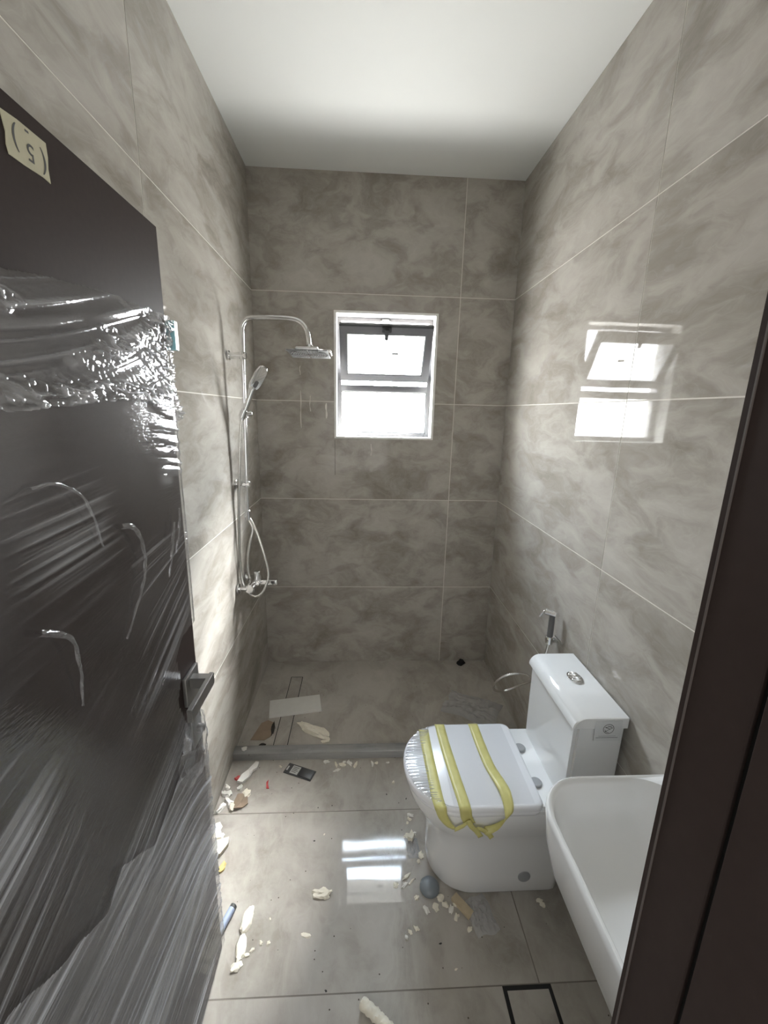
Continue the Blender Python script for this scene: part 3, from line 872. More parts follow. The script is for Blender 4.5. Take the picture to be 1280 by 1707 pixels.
def build_toilet():
    t = tag(empty('toilet'), 'white one-piece toilet with yellow tape strips across its closed lid', 'toilet')
    z0 = FLOOR
    prof = [(z0, 0.912, 1.07, 1.375, 0.150), (z0 + 0.012, 0.905, 1.07, 1.38, 0.156), (0.10, 0.903, 1.07, 1.38, 0.158), (0.22, 0.898, 1.06, 1.385, 0.160), (0.275, 0.880, 1.05, 1.39, 0.165),
            (0.31, 0.858, 1.04, 1.39, 0.176), (0.345, 0.838, 1.02, 1.39, 0.187), (0.375, 0.823, 1.01, 1.39, 0.193), (0.410, 0.815, 1.0, 1.39, 0.195), (0.420, 0.820, 1.0, 1.388, 0.192)]
    v, f = loft([d_outline(x0, xc, x1, w, z) for z, x0, xc, x1, w in prof])
    n = len(v)
    body = from_data('bowl', v, f, 'ceramic', t, 45)
    # the plinth that joins the bowl to the wall, below the cistern
    bm = bmesh.new(); box_bm(bm, (1.30, YC - 0.125, z0), (1.505, YC + 0.125, 0.44))
    bmesh.ops.bevel(bm, geom=list(bm.edges), offset=0.02, segments=4, affect='EDGES')
    from_bm('plinth', bm, 'ceramic', t, 45)
    bm = bmesh.new(); box_bm(bm, (1.235, YC - 0.192, 0.405), (1.40, YC + 0.192, 0.442))
    bmesh.ops.bevel(bm, geom=list(bm.edges), offset=0.010, segments=3, affect='EDGES')
    from_bm('deck', bm, 'ceramic', t, 45)
    cy = YC - 0.159
    cyl('bolt_recess', (1.243, cy + 0.006, 0.102), (1.243, cy - 0.003, 0.102), 0.023, 'cap_grey', t, 24, 0.001)  # grey disc in place of the recessed bolt hole
    # seat ring and lid
    v, f = loft([d_outline(0.812, 1.0, 1.262, 0.194, 0.420), d_outline(0.808, 1.0, 1.265, 0.197, 0.426), d_outline(0.808, 1.0, 1.265, 0.197, 0.434), d_outline(0.812, 1.0, 1.262, 0.194, 0.4375)])
    from_data('seat', v, f, 'plastic_white', t, 45)
    v, f = loft([d_outline(0.810, 1.0, 1.264, 0.195, 0.4385), d_outline(0.804, 1.0, 1.268, 0.199, 0.442), d_outline(0.804, 1.0, 1.268, 0.199, 0.452), d_outline(0.808, 1.0, 1.265, 0.196, 0.457), d_outline(0.820, 1.0, 1.257, 0.186, 0.4605)])
    lid = from_data('lid', v, f, 'plastic_white', t, 45)
    for y in (-1.238, -1.400):
        cyl('hinge_cap', (1.279, y, 0.441), (1.279, y, 0.451), 0.022, 'cap_grey', t, 24, 0.003)
    # wrinkled clear film stretched over the front of the lid
    vs_, fs_ = [], []
    nr, na = 14, 220
    for i in range(nr + 1):
        r = i / nr
        for k in range(na + 1):
            a = math.pi / 2 + math.pi * k / na
            c, s = math.cos(a), math.sin(a)
            ex = 2 / 2.15
            x0e = 1.0 + (0.812 - 1.0) * abs(c) ** ex
            y0e = YC + 0.193 * math.copysign(abs(s) ** ex, s)
            xi = min(0.905 + 0.02 * abs(s), 1.0)
            x = x0e + (max(xi, x0e) - x0e) * r
            rib = (math.sin(y0e * 600 + 2.5 * math.sin(y0e * 90)) * 0.5 + 0.5) ** 1.5
            amp = 0.0060 * (1 - r) ** 0.6 * min(1, abs(c) * 2.2)
            z = 0.4612 + 0.0008 + rib * amp - 0.003 * (1 - r) ** 4
            vs_.append((x, y0e, z))
    for i in range(nr):
        for k in range(na):
            a = i * (na + 1) + k
            fs_.append((a, a + 1, a + na + 2, a + na + 1))
    from_data('wrinkled_film', vs_, fs_, 'wrinkle', t, 180, fix=False)
    # faint ripples of film over the rest of the lid
    vs_, fs_ = [], []
    nx, ny = 24, 160
    for j in range(ny + 1):
        y = YC - 0.186 + 0.372 * j / ny
        for i in range(nx + 1):
            x = 0.955 + (1.235 - 0.955) * i / nx
            fade = math.exp(-((y - YC + 0.03) / 0.09) ** 2) * (1 - i / nx) ** 0.5
            z = 0.4614 + 0.0006 * fade * math.sin(y * 620 + 2.2 * noise.noise((x * 30, y * 8, 1.0)))
            vs_.append((x, y, z))
    for j in range(ny):
        for i in range(nx):
            a = j * (nx + 1) + i
            fs_.append((a, a + 1, a + nx + 2, a + nx + 1))
    from_data('film_sheet', vs_, fs_, 'lid_film', t, 180, fix=False)
    # yellow tape
    def ribbon(path, w0, axis=Vector((1, 0, 0)), wf=None, nm='tape_strip'):
        p = spline(path, 6); m = len(p)
        v, f = [], []
        for i, c in enumerate(p):
            ax = axis
            if wf: ax, ww = wf(i / (m - 1))
            else: ww = w0
            for k in range(4):
                u = k / 3 - 0.5
                v.append(c + ax * (u * ww) + Vector((0, 0, 0.0006 * math.sin(i * 1.7 + k))))
        n = len(v)
        for i in range(m - 1):
            for k in range(3):
                a = i * 4 + k
                f.append((a, a + 1, a + 5, a + 4))
        o = from_data(nm, v, f, 'tape', t, 60, fix=False)
        sm = o.modifiers.new('thickness', 'SOLIDIFY'); sm.thickness = 0.0007; sm.offset = 1
        return o
    zt = 0.4640
    X = Vector((1, 0, 0))
    def wf1(t): return (X, 0.040) if t < 0.6 else ((X * 0.9 + Vector((0, 0, 0.3))).normalized(), 0.040 - 0.025 * (t - 0.6) / 0.4)
    ye, yn = YC + 0.186, YC - 0.190
    ribbon([(0.902, ye - 0.022, zt - 0.002), (0.900, ye - 0.09, zt), (0.901, YC, zt), (0.903, yn + 0.08, zt), (0.905, yn + 0.025, zt), (0.910, yn - 0.004, zt - 0.005), (0.918, yn - 0.010, 0.432), (0.940, yn - 0.013, 0.400), (0.962, yn - 0.012, 0.382)], 0.042, wf=wf1)
    ribbon([(0.973, ye + 0.010, 0.452), (0.973, ye, zt - 0.001), (0.974, YC + 0.1, zt), (0.979, YC, zt), (0.985, YC - 0.1, zt), (0.990, yn + 0.02, zt), (0.992, yn - 0.009, zt - 0.006), (0.997, yn - 0.012, 0.430), (1.008, yn - 0.014, 0.408)], 0.040)
    def wf3(t):
        if t < 0.55: return X, 0.040
        q = (t - 0.55) / 0.45
        return (X * (1 - q) + Vector((0.0, 0.6, 0.8)) * q).normalized(), 0.040 - 0.018 * q
    ribbon([(1.116, ye + 0.010, 0.452), (1.116, ye, zt - 0.001), (1.117, YC + 0.10, zt), (1.121, YC, zt), (1.127, YC - 0.05, zt + 0.001), (1.137, YC - 0.10, zt + 0.006), (1.142, YC - 0.155, zt + 0.010), (1.137, yn - 0.022, 0.452), (1.120, yn - 0.024, 0.420), (1.090, yn - 0.020, 0.390), (1.060, yn - 0.017, 0.378)], 0.04, wf=wf3)
    # crumpled knot of tape ends on the side
    ribbon([(0.958, yn - 0.016, 0.384), (0.985, yn - 0.018, 0.402), (1.005, yn - 0.016, 0.417), (1.020, yn - 0.014, 0.400)], 0.014, Vector((0, 0.3, 1)).normalized(), nm='tape_end')
    ribbon([(1.000, yn - 0.020, 0.425), (1.015, yn - 0.022, 0.400), (1.032, yn - 0.020, 0.380), (1.050, yn - 0.018, 0.352)], 0.018, Vector((0.9, 0, 0.43)).normalized(), nm='tape_end')
    ribbon([(1.030, yn - 0.018, 0.392), (1.055, yn - 0.021, 0.384), (1.078, yn - 0.020, 0.362), (1.088, yn - 0.018, 0.346)], 0.017, Vector((0.8, 0, 0.6)).normalized(), nm='tape_end')
    # cistern
    ya, yb = YC - 0.186, YC + 0.182
    bm = bmesh.new(); vs8 = box_bm(bm, (1.338, ya, 0.435), (1.508, yb, 0.756))
    for q in vs8:
        if q.co.z < 0.5:
            q.co.y = YC + (q.co.y - YC) * 0.965
    bmesh.ops.bevel(bm, geom=[e for e in bm.edges if abs((e.verts[0].co - e.verts[1].co).z) > 0.2], offset=0.012, segments=4, affect='EDGES')
    from_bm('cistern', bm, 'ceramic', t, 45)
    # cistern lid: rounded front edge, extruded along y
    prof = [(1.512, 0.7585), (1.512, 0.796), (1.508, 0.800)]
    R = 0.042
    for k in range(9):
        a = math.pi / 2 * k / 8
        prof.append((1.327 + R - R * math.sin(a), 0.800 - R + R * math.cos(a)))
    prof.append((1.327, 0.7585))
    m = len(prof)
    L, Rr = ya - 0.005, yb + 0.004
    secs = []
    for y, s in ((L, 0.004), (L + 0.004, 0.0), (Rr - 0.004, 0.0), (Rr, 0.004)):
        secs.append([Vector((1.42 + (x - 1.42) * (1 - s / 0.1), y, 0.78 + (z - 0.78) * (1 - s / 0.02 * 0.5))) for x, z in prof])
    v, f = loft(secs)
    cl = from_data('cistern_lid', v, f, 'ceramic', t, 35)
    # push button
    def oval(name, cx, cy, z0, z1, rx, ry, mat, par):
        secs = []
        for z, s in ((z0, 1.0), (z1 - 0.002, 1.0), (z1, 0.86)):
            secs.append([Vector((cx + rx * s * math.cos(2 * math.pi * k / 32), cy + ry * s * math.sin(2 * math.pi * k / 32), z)) for k in range(32)])
        v, f = loft(secs)
        return from_data(name, v, f, mat, par, 40)
    b = oval('flush_button', 1.432, -1.292, 0.800, 0.806, 0.026, 0.036, 'chrome', t)
    oval('button_half', 1.432, -1.277, 0.806, 0.810, 0.018, 0.014, 'chrome', b)
    oval('button_half', 1.432, -1.308, 0.806, 0.810, 0.018, 0.013, 'chrome', b)
    # white label on the side of the cistern
    ys = L - 0.0015
    st = box('label_sticker', (1.398, ys, 0.716), (1.487, ys + 0.001, 0.7915), 'sticker', t)
    bm = bmesh.new()
    def ring(cx, cz, r0, r1, n=40):
        for k in range(n):
            a, b2 = 2 * math.pi * k / n, 2 * math.pi * (k + 1) / n
            q = [bm.verts.new((cx + r * math.cos(g), ys - 0.0004, cz + r * math.sin(g))) for r, g in ((r0, a), (r1, a), (r1, b2), (r0, b2))]
            bm.faces.new(q)
    def bar(x0, zz0, x1, zz1, w):
        d = Vector((x1 - x0, 0, zz1 - zz0)); nn = Vector((-d.z, 0, d.x)).normalized() * w / 2
        a, b2 = Vector((x0, ys - 0.0004, zz0)), Vector((x1, ys - 0.0004, zz1))
        bm.faces.new([bm.verts.new(p) for p in (a - nn, b2 - nn, b2 + nn, a + nn)])
    cx, cz = 1.443, 0.7615
    ring(cx, cz, 0.0165, 0.0183)
    bar(cx - 0.012, cz - 0.010, cx + 0.013, cz + 0.004, 0.0016); bar(cx - 0.012, cz + 0.006, cx + 0.004, cz + 0.008, 0.0016)
    bar(cx - 0.012, cz + 0.006, cx + 0.006, cz - 0.001, 0.0018); bar(cx + 0.004, cz + 0.008, cx + 0.014, cz + 0.003, 0.0014)
    bar(cx - 0.010, cz - 0.010, cx + 0.002, cz - 0.014, 0.0014); bar(cx - 0.004, cz + 0.011, cx + 0.010, cz + 0.009, 0.0014)
    bar(cx - 0.013, cz - 0.002, cx - 0.006, cz - 0.012, 0.0014)
    from_bm('printed_mark', bm, 'ink', st)
    bm = bmesh.new()
    bar(1.412, 0.7345, 1.470, 0.7345, 0.0012); bar(1.404, 0.7285, 1.478, 0.7285, 0.0022)
    from_bm('printed_lines', bm, 'ink_pale', st)
build_toilet()

# ------------------------------------------------------------------ basin
def build_basin():
    t = tag(empty('wash_basin'), 'white ceramic wall basin with a wide rounded bowl by the door frame', 'basin')
    def rr(x0, x1, y0, y1, r, z, n=10):
        pts = []
        for cx, cy, a0 in ((x1 - 0.012, y1 - 0.012, 0), (x0 + r, y1 - r, 90), (x0 + r, y0 + r, 180), (x1 - 0.012, y0 + 0.012, 270)):
            rad = r if cx < x1 - 0.05 else 0.012
            for k in range(n + 1):
                a = math.radians(a0 + 90 * k / n)
                pts.append(Vector((cx + rad * math.cos(a), cy + rad * math.sin(a), z)))
        return pts
    def ro(x0, x1, y0, y1, r, z, n=10):
        pts = []
        for cx, cy, a0 in ((x1 - r, y1 - r, 0), (x0 + r, y1 - r, 90), (x0 + r, y0 + r, 180), (x1 - r, y0 + r, 270)):
            for k in range(n + 1):
                a = math.radians(a0 + 90 * k / n)
                pts.append(Vector((cx + r * math.cos(a), cy + r * math.sin(a), z)))
        return pts
    X0, X1, Y0, Y1, Z = 1.072, 1.514, -2.275, -1.762, 0.85
    secs = [rr(X0 + 0.045, X1, Y0 + 0.045, Y1 - 0.045, 0.09, 0.675), rr(X0 + 0.028, X1, Y0 + 0.028, Y1 - 0.028, 0.10, 0.683), rr(X0 + 0.008, X1, Y0 + 0.008, Y1 - 0.010, 0.115, 0.76),
            rr(X0, X1, Y0, Y1, 0.12, 0.835), rr(X0 + 0.001, X1, Y0 + 0.001, Y1 - 0.001, 0.12, 0.846), rr(X0 + 0.005, X1, Y0 + 0.005, Y1 - 0.005, 0.118, 0.85)]
    bx1 = X1 - 0.075
    secs += [ro(X0 + 0.012, bx1, Y0 + 0.012, Y1 - 0.012, 0.11, 0.848), ro(X0 + 0.018, bx1 - 0.004, Y0 + 0.018, Y1 - 0.018, 0.107, 0.838),
             ro(X0 + 0.03, bx1 - 0.02, Y0 + 0.03, Y1 - 0.03, 0.10, 0.79), ro(X0 + 0.05, bx1 - 0.04, Y0 + 0.05, Y1 - 0.05, 0.09, 0.745), ro(X0 + 0.085, bx1 - 0.07, Y0 + 0.085, Y1 - 0.085, 0.07, 0.728), ro(X0 + 0.13, bx1 - 0.11, Y0 + 0.15, Y1 - 0.15, 0.05, 0.724)]
    v, f = loft(secs)
    from_data('bowl', v, f, 'ceramic', t, 50)
    cyl('drain_ring', (1.255, -2.02, 0.7235), (1.255, -2.02, 0.727), 0.022, 'chrome', t, 24, 0.001)
    tube('waste_pipe', spline([(1.255, -2.02, 0.68), (1.255, -2.02, 0.52), (1.28, -2.02, 0.46), (1.34, -2.02, 0.45), (1.516, -2.02, 0.47)], 8), 0.018, 'chrome', t)
build_basin()

# ------------------------------------------------------------------ shower column
def build_shower():
    t = tag(empty('shower_column'), 'chrome shower column with square rain head, hand shower and looped hoses', 'shower')
    yr = -0.512
    rx = lambda z: 0.053 + (z - 1.23) * 0.021
    # riser and arm in one bent pipe
    pts = [(rx(1.215), yr, 1.215), (rx(1.6), yr, 1.6), (rx(1.95), yr, 1.95), (0.0715, yr, 2.085)]
    arc = [(0.0755, yr, 2.118), (0.093, yr, 2.144), (0.122, yr, 2.156)]
    arm = [(0.200, yr, 2.159), (0.290, yr, 2.158), (0.335, yr, 2.148), (0.362, yr, 2.124), (0.375, yr, 2.090), (0.381, yr, 2.040)]
    tube('riser_pipe', spline(pts + arc + arm, 10), 0.0105, 'chrome', t, 16)
    cyl('riser_collar', (rx(1.215), yr, 1.19), (rx(1.24), yr, 1.245), 0.0145, 'chrome', t, 20, 0.003)
    def bracket(z, ln):
        x = rx(z)
        b = cyl('wall_bracket', (0.0, yr, z), (x + ln, yr, z), 0.0155, 'chrome', t, 20, 0.002)
        cyl('bracket_flange', (0.0, yr, z), (0.010, yr, z), 0.022, 'chrome', b, 24, 0.002)
        cyl('bracket_clamp', (x, yr, z - 0.017), (x, yr, z + 0.017), 0.0155, 'chrome', b, 20, 0.002)
        return b
    bracket(1.988, 0.018); bracket(1.378, 0.018)
    # rain head
    hx, hz = 0.381, 2.012
    bm = bmesh.new(); box_bm(bm, (hx - 0.105, yr - 0.105, hz - 0.008), (hx + 0.105, yr + 0.105, hz + 0.004))
    bmesh.ops.bevel(bm, geom=[e for e in bm.edges if abs(e.verts[0].co.z - e.verts[1].co.z) > 0.005], offset=0.055, segments=8, affect='EDGES')
    bmesh.ops.bevel(bm, geom=[e for e in bm.edges if e.calc_face_angle(0) > 1.2], offset=0.003, segments=2, affect='EDGES')
    hd = from_bm('rain_head', bm, 'chrome', t, 35)
    secs = []
    for z, s in ((hz + 0.004, 0.085), (hz + 0.012, 0.05), (hz + 0.020, 0.022), (hz + 0.034, 0.014)):
        secs.append([Vector((hx + s * math.cos(2 * math.pi * k / 24), yr + s * math.sin(2 * math.pi * k / 24), z)) for k in range(24)])
    v, f = loft(secs); from_data('head_neck', v, f, 'chrome', hd, 50)
    box('spray_plate', (hx - 0.092, yr - 0.092, hz - 0.0095), (hx + 0.092, yr + 0.092, hz - 0.007), 'nozzle', hd)
    bm = bmesh.new()
    for ring_i in range(2, 9):
        n = ring_i * 8
        for k in range(n):
            a = 2 * math.pi * k / n
            if abs(((a / (math.pi / 4)) + 0.5) % 1 - 0.5) < 0.13: continue
            r = ring_i * 0.0105
            x, y = hx + r * math.cos(a) * 1.0, yr + r * math.sin(a)
            box_bm(bm, (x - 0.0018, y - 0.0018, hz - 0.0125), (x + 0.0018, y + 0.0018, hz - 0.0095))
    nz = from_bm('nozzles', bm, 'bead', hd); nz['kind'] = 'stuff'
    for k in range(8):
        a = math.pi / 4 * k
        d = Vector((math.cos(a), math.sin(a), 0)); nn = Vector((-d.y, d.x, 0)) * 0.003
        bm = bmesh.new()
        p0, p1 = Vector((hx, yr, hz - 0.0098)) + d * 0.008, Vector((hx, yr, hz - 0.0098)) + d * 0.088
        lo = [p0 - nn, p1 - nn * 0.5, p1 + nn * 0.5, p0 + nn]
        va = [bm.verts.new(p) for p in lo]; vb = [bm.verts.new(p - Vector((0, 0, 0.002))) for p in lo]
        bm.faces.new(va); bm.faces.new(vb)
        for i in range(4): bm.faces.new([va[i], va[(i + 1) % 4], vb[(i + 1) % 4], vb[i]])
        from_bm('spray_rib', bm, 'chrome', hd)
    pv = Vector((hx, yr, hz + 0.03))
    hd.matrix_world = Matrix.Translation(pv) @ Matrix.Rotation(math.radians(-4), 4, 'X') @ Matrix.Translation(-pv)
    # sliding holder and hand shower
    zc = 1.722
    ho = cyl('slide_holder', (rx(zc), yr, zc - 0.02), (rx(zc), yr, zc + 0.02), 0.018, 'chrome', t, 20, 0.003)
    cyl('holder_knob', (rx(zc) + 0.01, yr - 0.01, zc), (rx(zc) + 0.034, yr + 0.004, zc + 0.004), 0.013, 'chrome', ho, 20, 0.002)
    cyl('holder_cup', (0.056, yr - 0.030, 1.705), (0.072, yr - 0.030, 1.742), 0.0165, 'chrome', ho, 20, 0.002)
    A, B = Vector((0.056, yr - 0.030, 1.695)), Vector((0.113, yr - 0.030, 1.835))
    C2 = Vector((0.176, yr - 0.030, 1.940))
    ax = (C2 - B).normalized()
    nrm = Vector((0.55, -0.75, 0.0)); nrm = (nrm - ax * nrm.dot(ax)).normalized()
    sd = ax.cross(nrm)
    hs = tube('hand_shower', [A, A.lerp(B, 0.3), A.lerp(B, 0.7), B, B + ax * 0.012], lambda s: 0.0125 + 0.003 * s, 'chrome', t, 16)
    secs = []
    Lh = (C2 - B).length
    for dn in (-0.009, 0.009):
        pass
    outl = []
    for k in range(40):
        a = 2 * math.pi * k / 40
        c, s = math.cos(a), math.sin(a)
        outl.append((math.copysign(abs(c) ** 0.6, c) * Lh / 2, math.copysign(abs(s) ** 0.6, s) * 0.026))
    ctr = (B + C2) / 2
    for dn, sc_ in ((-0.011, 0.82), (-0.007, 0.98), (0.004, 1.0), (0.010, 0.9)):
        secs.append([ctr + ax * (p * sc_) + sd * (q * sc_) + nrm * dn for p, q in outl])
    v, f = loft(secs); from_data('spray_head', v, f, 'chrome', hs, 45)
    secs = []
    for dn in (0.0102, 0.0125):
        secs.append([ctr - ax * (Lh * 0.25) + ax * (p * 0.28) + sd * (q * 0.34) + nrm * dn for p, q in outl])
    v, f = loft(secs); from_data('mode_button', v, f, 'nozzle', hs, 45)
    # hoses
    yh = yr - 0.03
    tube('hand_hose', spline([(0.056, yh, 1.695), (0.046, yh, 1.62), (0.030, yh, 1.42), (0.018, yh, 1.25), (0.010, yh, 1.05), (0.010, yh, 0.93), (0.022, yh - 0.01, 0.860), (0.050, yh - 0.02, 0.812), (0.085, yh - 0.025, 0.795), (0.118, yh - 0.02, 0.812), (0.143, yh - 0.01, 0.860), (0.152, yh, 0.92), (0.135, yh, 1.01), (0.104, yh + 0.01, 1.115), (0.072, yh + 0.025, 1.185), (rx(1.21), yr, 1.205)], 10), 0.0068, 'chrome_hose', t, 12)
    tube('feed_hose', spline([(rx(1.2), yr, 1.20), (0.074, yr, 1.145), (0.062, yr - 0.01, 1.08), (0.048, yr - 0.015, 1.00), (0.042, yr - 0.01, 0.93), (0.044, yr, 0.875)], 10), 0.0068, 'chrome_hose', t, 12)
    # mixer
    zm = 0.845
    mx = cyl('mixer_body', (0.062, yr - 0.085, zm), (0.062, yr + 0.085, zm), 0.024, 'chrome', t, 28, 0.004)
    for s in (-1, 1):
        cyl('wall_union', (0.0, yr + s * 0.075, zm), (0.050, yr + s * 0.075, zm), 0.013, 'chrome', mx, 20, 0.002)
        cyl('cover_flange', (0.0, yr + s * 0.075, zm), (0.012, yr + s * 0.075, zm), 0.030, 'chrome', mx, 28, 0.004)
    cyl('diverter', (0.085, yr, zm + 0.015), (0.085, yr, zm + 0.068), 0.016, 'chrome', mx, 20, 0.003)
    cyl('spout_outlet', (0.062, yr - 0.01, zm - 0.02), (0.062, yr - 0.01, zm - 0.042), 0.012, 'chrome', mx, 20, 0.002)
    cyl('cartridge', (0.078, yr, zm), (0.100, yr, zm), 0.020, 'chrome', mx, 28, 0.003)
    box('lever', (0.098, yr - 0.017, zm - 0.008), (0.192, yr + 0.017, zm + 0.022), 'chrome', mx, 0.006, 3)
build_shower()

def build_bidet():
    t = tag(empty('bidet_sprayer'), 'chrome hand bidet sprayer hanging on the tiles behind the cistern', 'sprayer')
    y, z = -0.972, 0.0
    x = W - 0.036
    cyl('wall_holder', (W, y, 0.770), (W - 0.050, y, 0.770), 0.0135, 'chrome', t, 20, 0.002)
    cyl('holder_ring', (x, y, 0.752), (x, y, 0.788), 0.0165, 'chrome', t, 20, 0.002)
    tube('lever_pin', [(W - 0.012, y, 0.790), (W - 0.012, y - 0.075, 0.792)], 0.0025, 'chrome', t, 8)
    tube('grip', [(x, y, 0.760), (x, y, 0.80), (x, y, 0.86), (x, y, 0.890)], lambda s: 0.0115 + 0.002 * math.sin(s * 3), 'nozzle', t, 16)
    h = cyl('spray_nozzle', (x + 0.015, y - 0.012, 0.898), (x - 0.030, y + 0.016, 0.903), 0.013, 'chrome', t, 20, 0.004)
    tube('trigger', spline([(x - 0.006, y + 0.006, 0.908), (x - 0.030, y + 0.022, 0.898), (x - 0.042, y + 0.030, 0.870)], 6), 0.005, 'chrome', h, 10)
    tube('hose', spline([(x, y, 0.760), (x - 0.006, y + 0.004, 0.70), (1.468, -0.95, 0.61), (1.468, -0.88, 0.500), (1.445, -0.80, 0.415), (1.385, -0.77, 0.362), (1.325, -0.79, 0.378), (1.300, -0.83, 0.440), (1.328, -0.86, 0.505), (1.395, -0.87, 0.530), (1.460, -0.86, 0.508), (1.500, -0.84, 0.45), (1.512, -0.84, 0.40)], 10), 0.0058, 'chrome_hose', t, 10)
    cyl('stop_valve', (W, -0.84, 0.39), (W - 0.03, -0.84, 0.39), 0.014, 'chrome', t, 20, 0.002)
build_bidet()

# ------------------------------------------------------------------ drains
def build_drains():
    t = tag(empty('linear_drain'), 'long tile-insert channel drain set in the shower floor', 'drain')
    box('channel', (0.184, -0.769, 0.002), (0.262, -0.173, SHOWER - 0.0004), 'black', t)
    box('insert_tile', (0.1885, -0.764, SHOWER - 0.010), (0.2575, -0.178, SHOWER + 0.0002), 'shower_floor', t)
    t = tag(empty('floor_drain'), 'square tile-insert floor drain beside the basin', 'drain')
    box('channel', (1.086, -1.879, 0.0), (1.239, -1.723, FLOOR - 0.0004), 'black', t)
    box('insert_tile', (1.098, -1.866, FLOOR - 0.010), (1.228, -1.735, FLOOR + 0.0002), 'floor', t)
build_drains()

# ------------------------------------------------------------------ scraps left on the floor
def lump(name, loc, size, mat, rotz=0.0, rough=0.35, seed=0, sub=2, flat=True, parent=None):
    """an irregular scrap: noisy blob, flat underneath, resting on the surface at loc.z"""
    bm = bmesh.new()
    bmesh.ops.create_icosphere(bm, subdivisions=max(2, sub), radius=1.0)
    o3 = Vector((seed * 3.7, seed * 1.9, seed * 5.3))
    for v in bm.verts:
        n1 = noise.noise(v.co * 1.5 + o3); n2 = noise.noise(v.co * 3.7 + o3); n3 = noise.noise(v.co * 8.0 + o3)
        d = 1 + 1.5 * rough * n1 + 1.1 * rough * n2 + 0.5 * rough * n3
        c = v.co * d
        c.y += 0.35 * noise.noise(Vector((c.x * 1.3, seed, 0)))
        v.co = Vector((c.x * size[0] / 2, c.y * size[1] / 2, c.z * size[2] / 2))
        if flat and v.co.z < -size[2] * 0.12: v.co.z = -size[2] * 0.12
        if v.co.z > size[2] * 0.36: v.co.z = size[2] * (0.36 + 0.1 * n2)
    zmin = min(v.co.z for v in bm.verts)
    for v in bm.verts: v.co.z -= zmin
    o = from_bm(name, bm, mat, parent, 24)
    o.location = loc; o.rotation_euler = (0, 0, rotz)
    return o

def flake(name, outline, z, th, mat, curl=0.0, parent=None):
    """thin scrap with the given outline (x, y) and a real thickness, slightly curled"""
    cx = sum(p[0] for p in outline) / len(outline); cy = sum(p[1] for p in outline) / len(outline)
    bm = bmesh.new()
    top, bot, mid = [], [], []
    for k, (x, y) in enumerate(outline):
        dz = curl * (0.5 + 0.5 * math.sin(k * 2.3))
        bot.append(bm.verts.new((x - cx, y - cy, dz))); top.append(bm.verts.new((x - cx, y - cy, dz + th)))
    ct, cb = bm.verts.new((0, 0, th)), bm.verts.new((0, 0, 0))
    n = len(outline)
    for i in range(n):
        j = (i + 1) % n
        bm.faces.new([top[i], top[j], ct]); bm.faces.new([bot[j], bot[i], cb]); bm.faces.new([bot[i], bot[j], top[j], top[i]])
    o = from_bm(name, bm, mat, parent)
    o.location = (cx, cy, z)
    return o

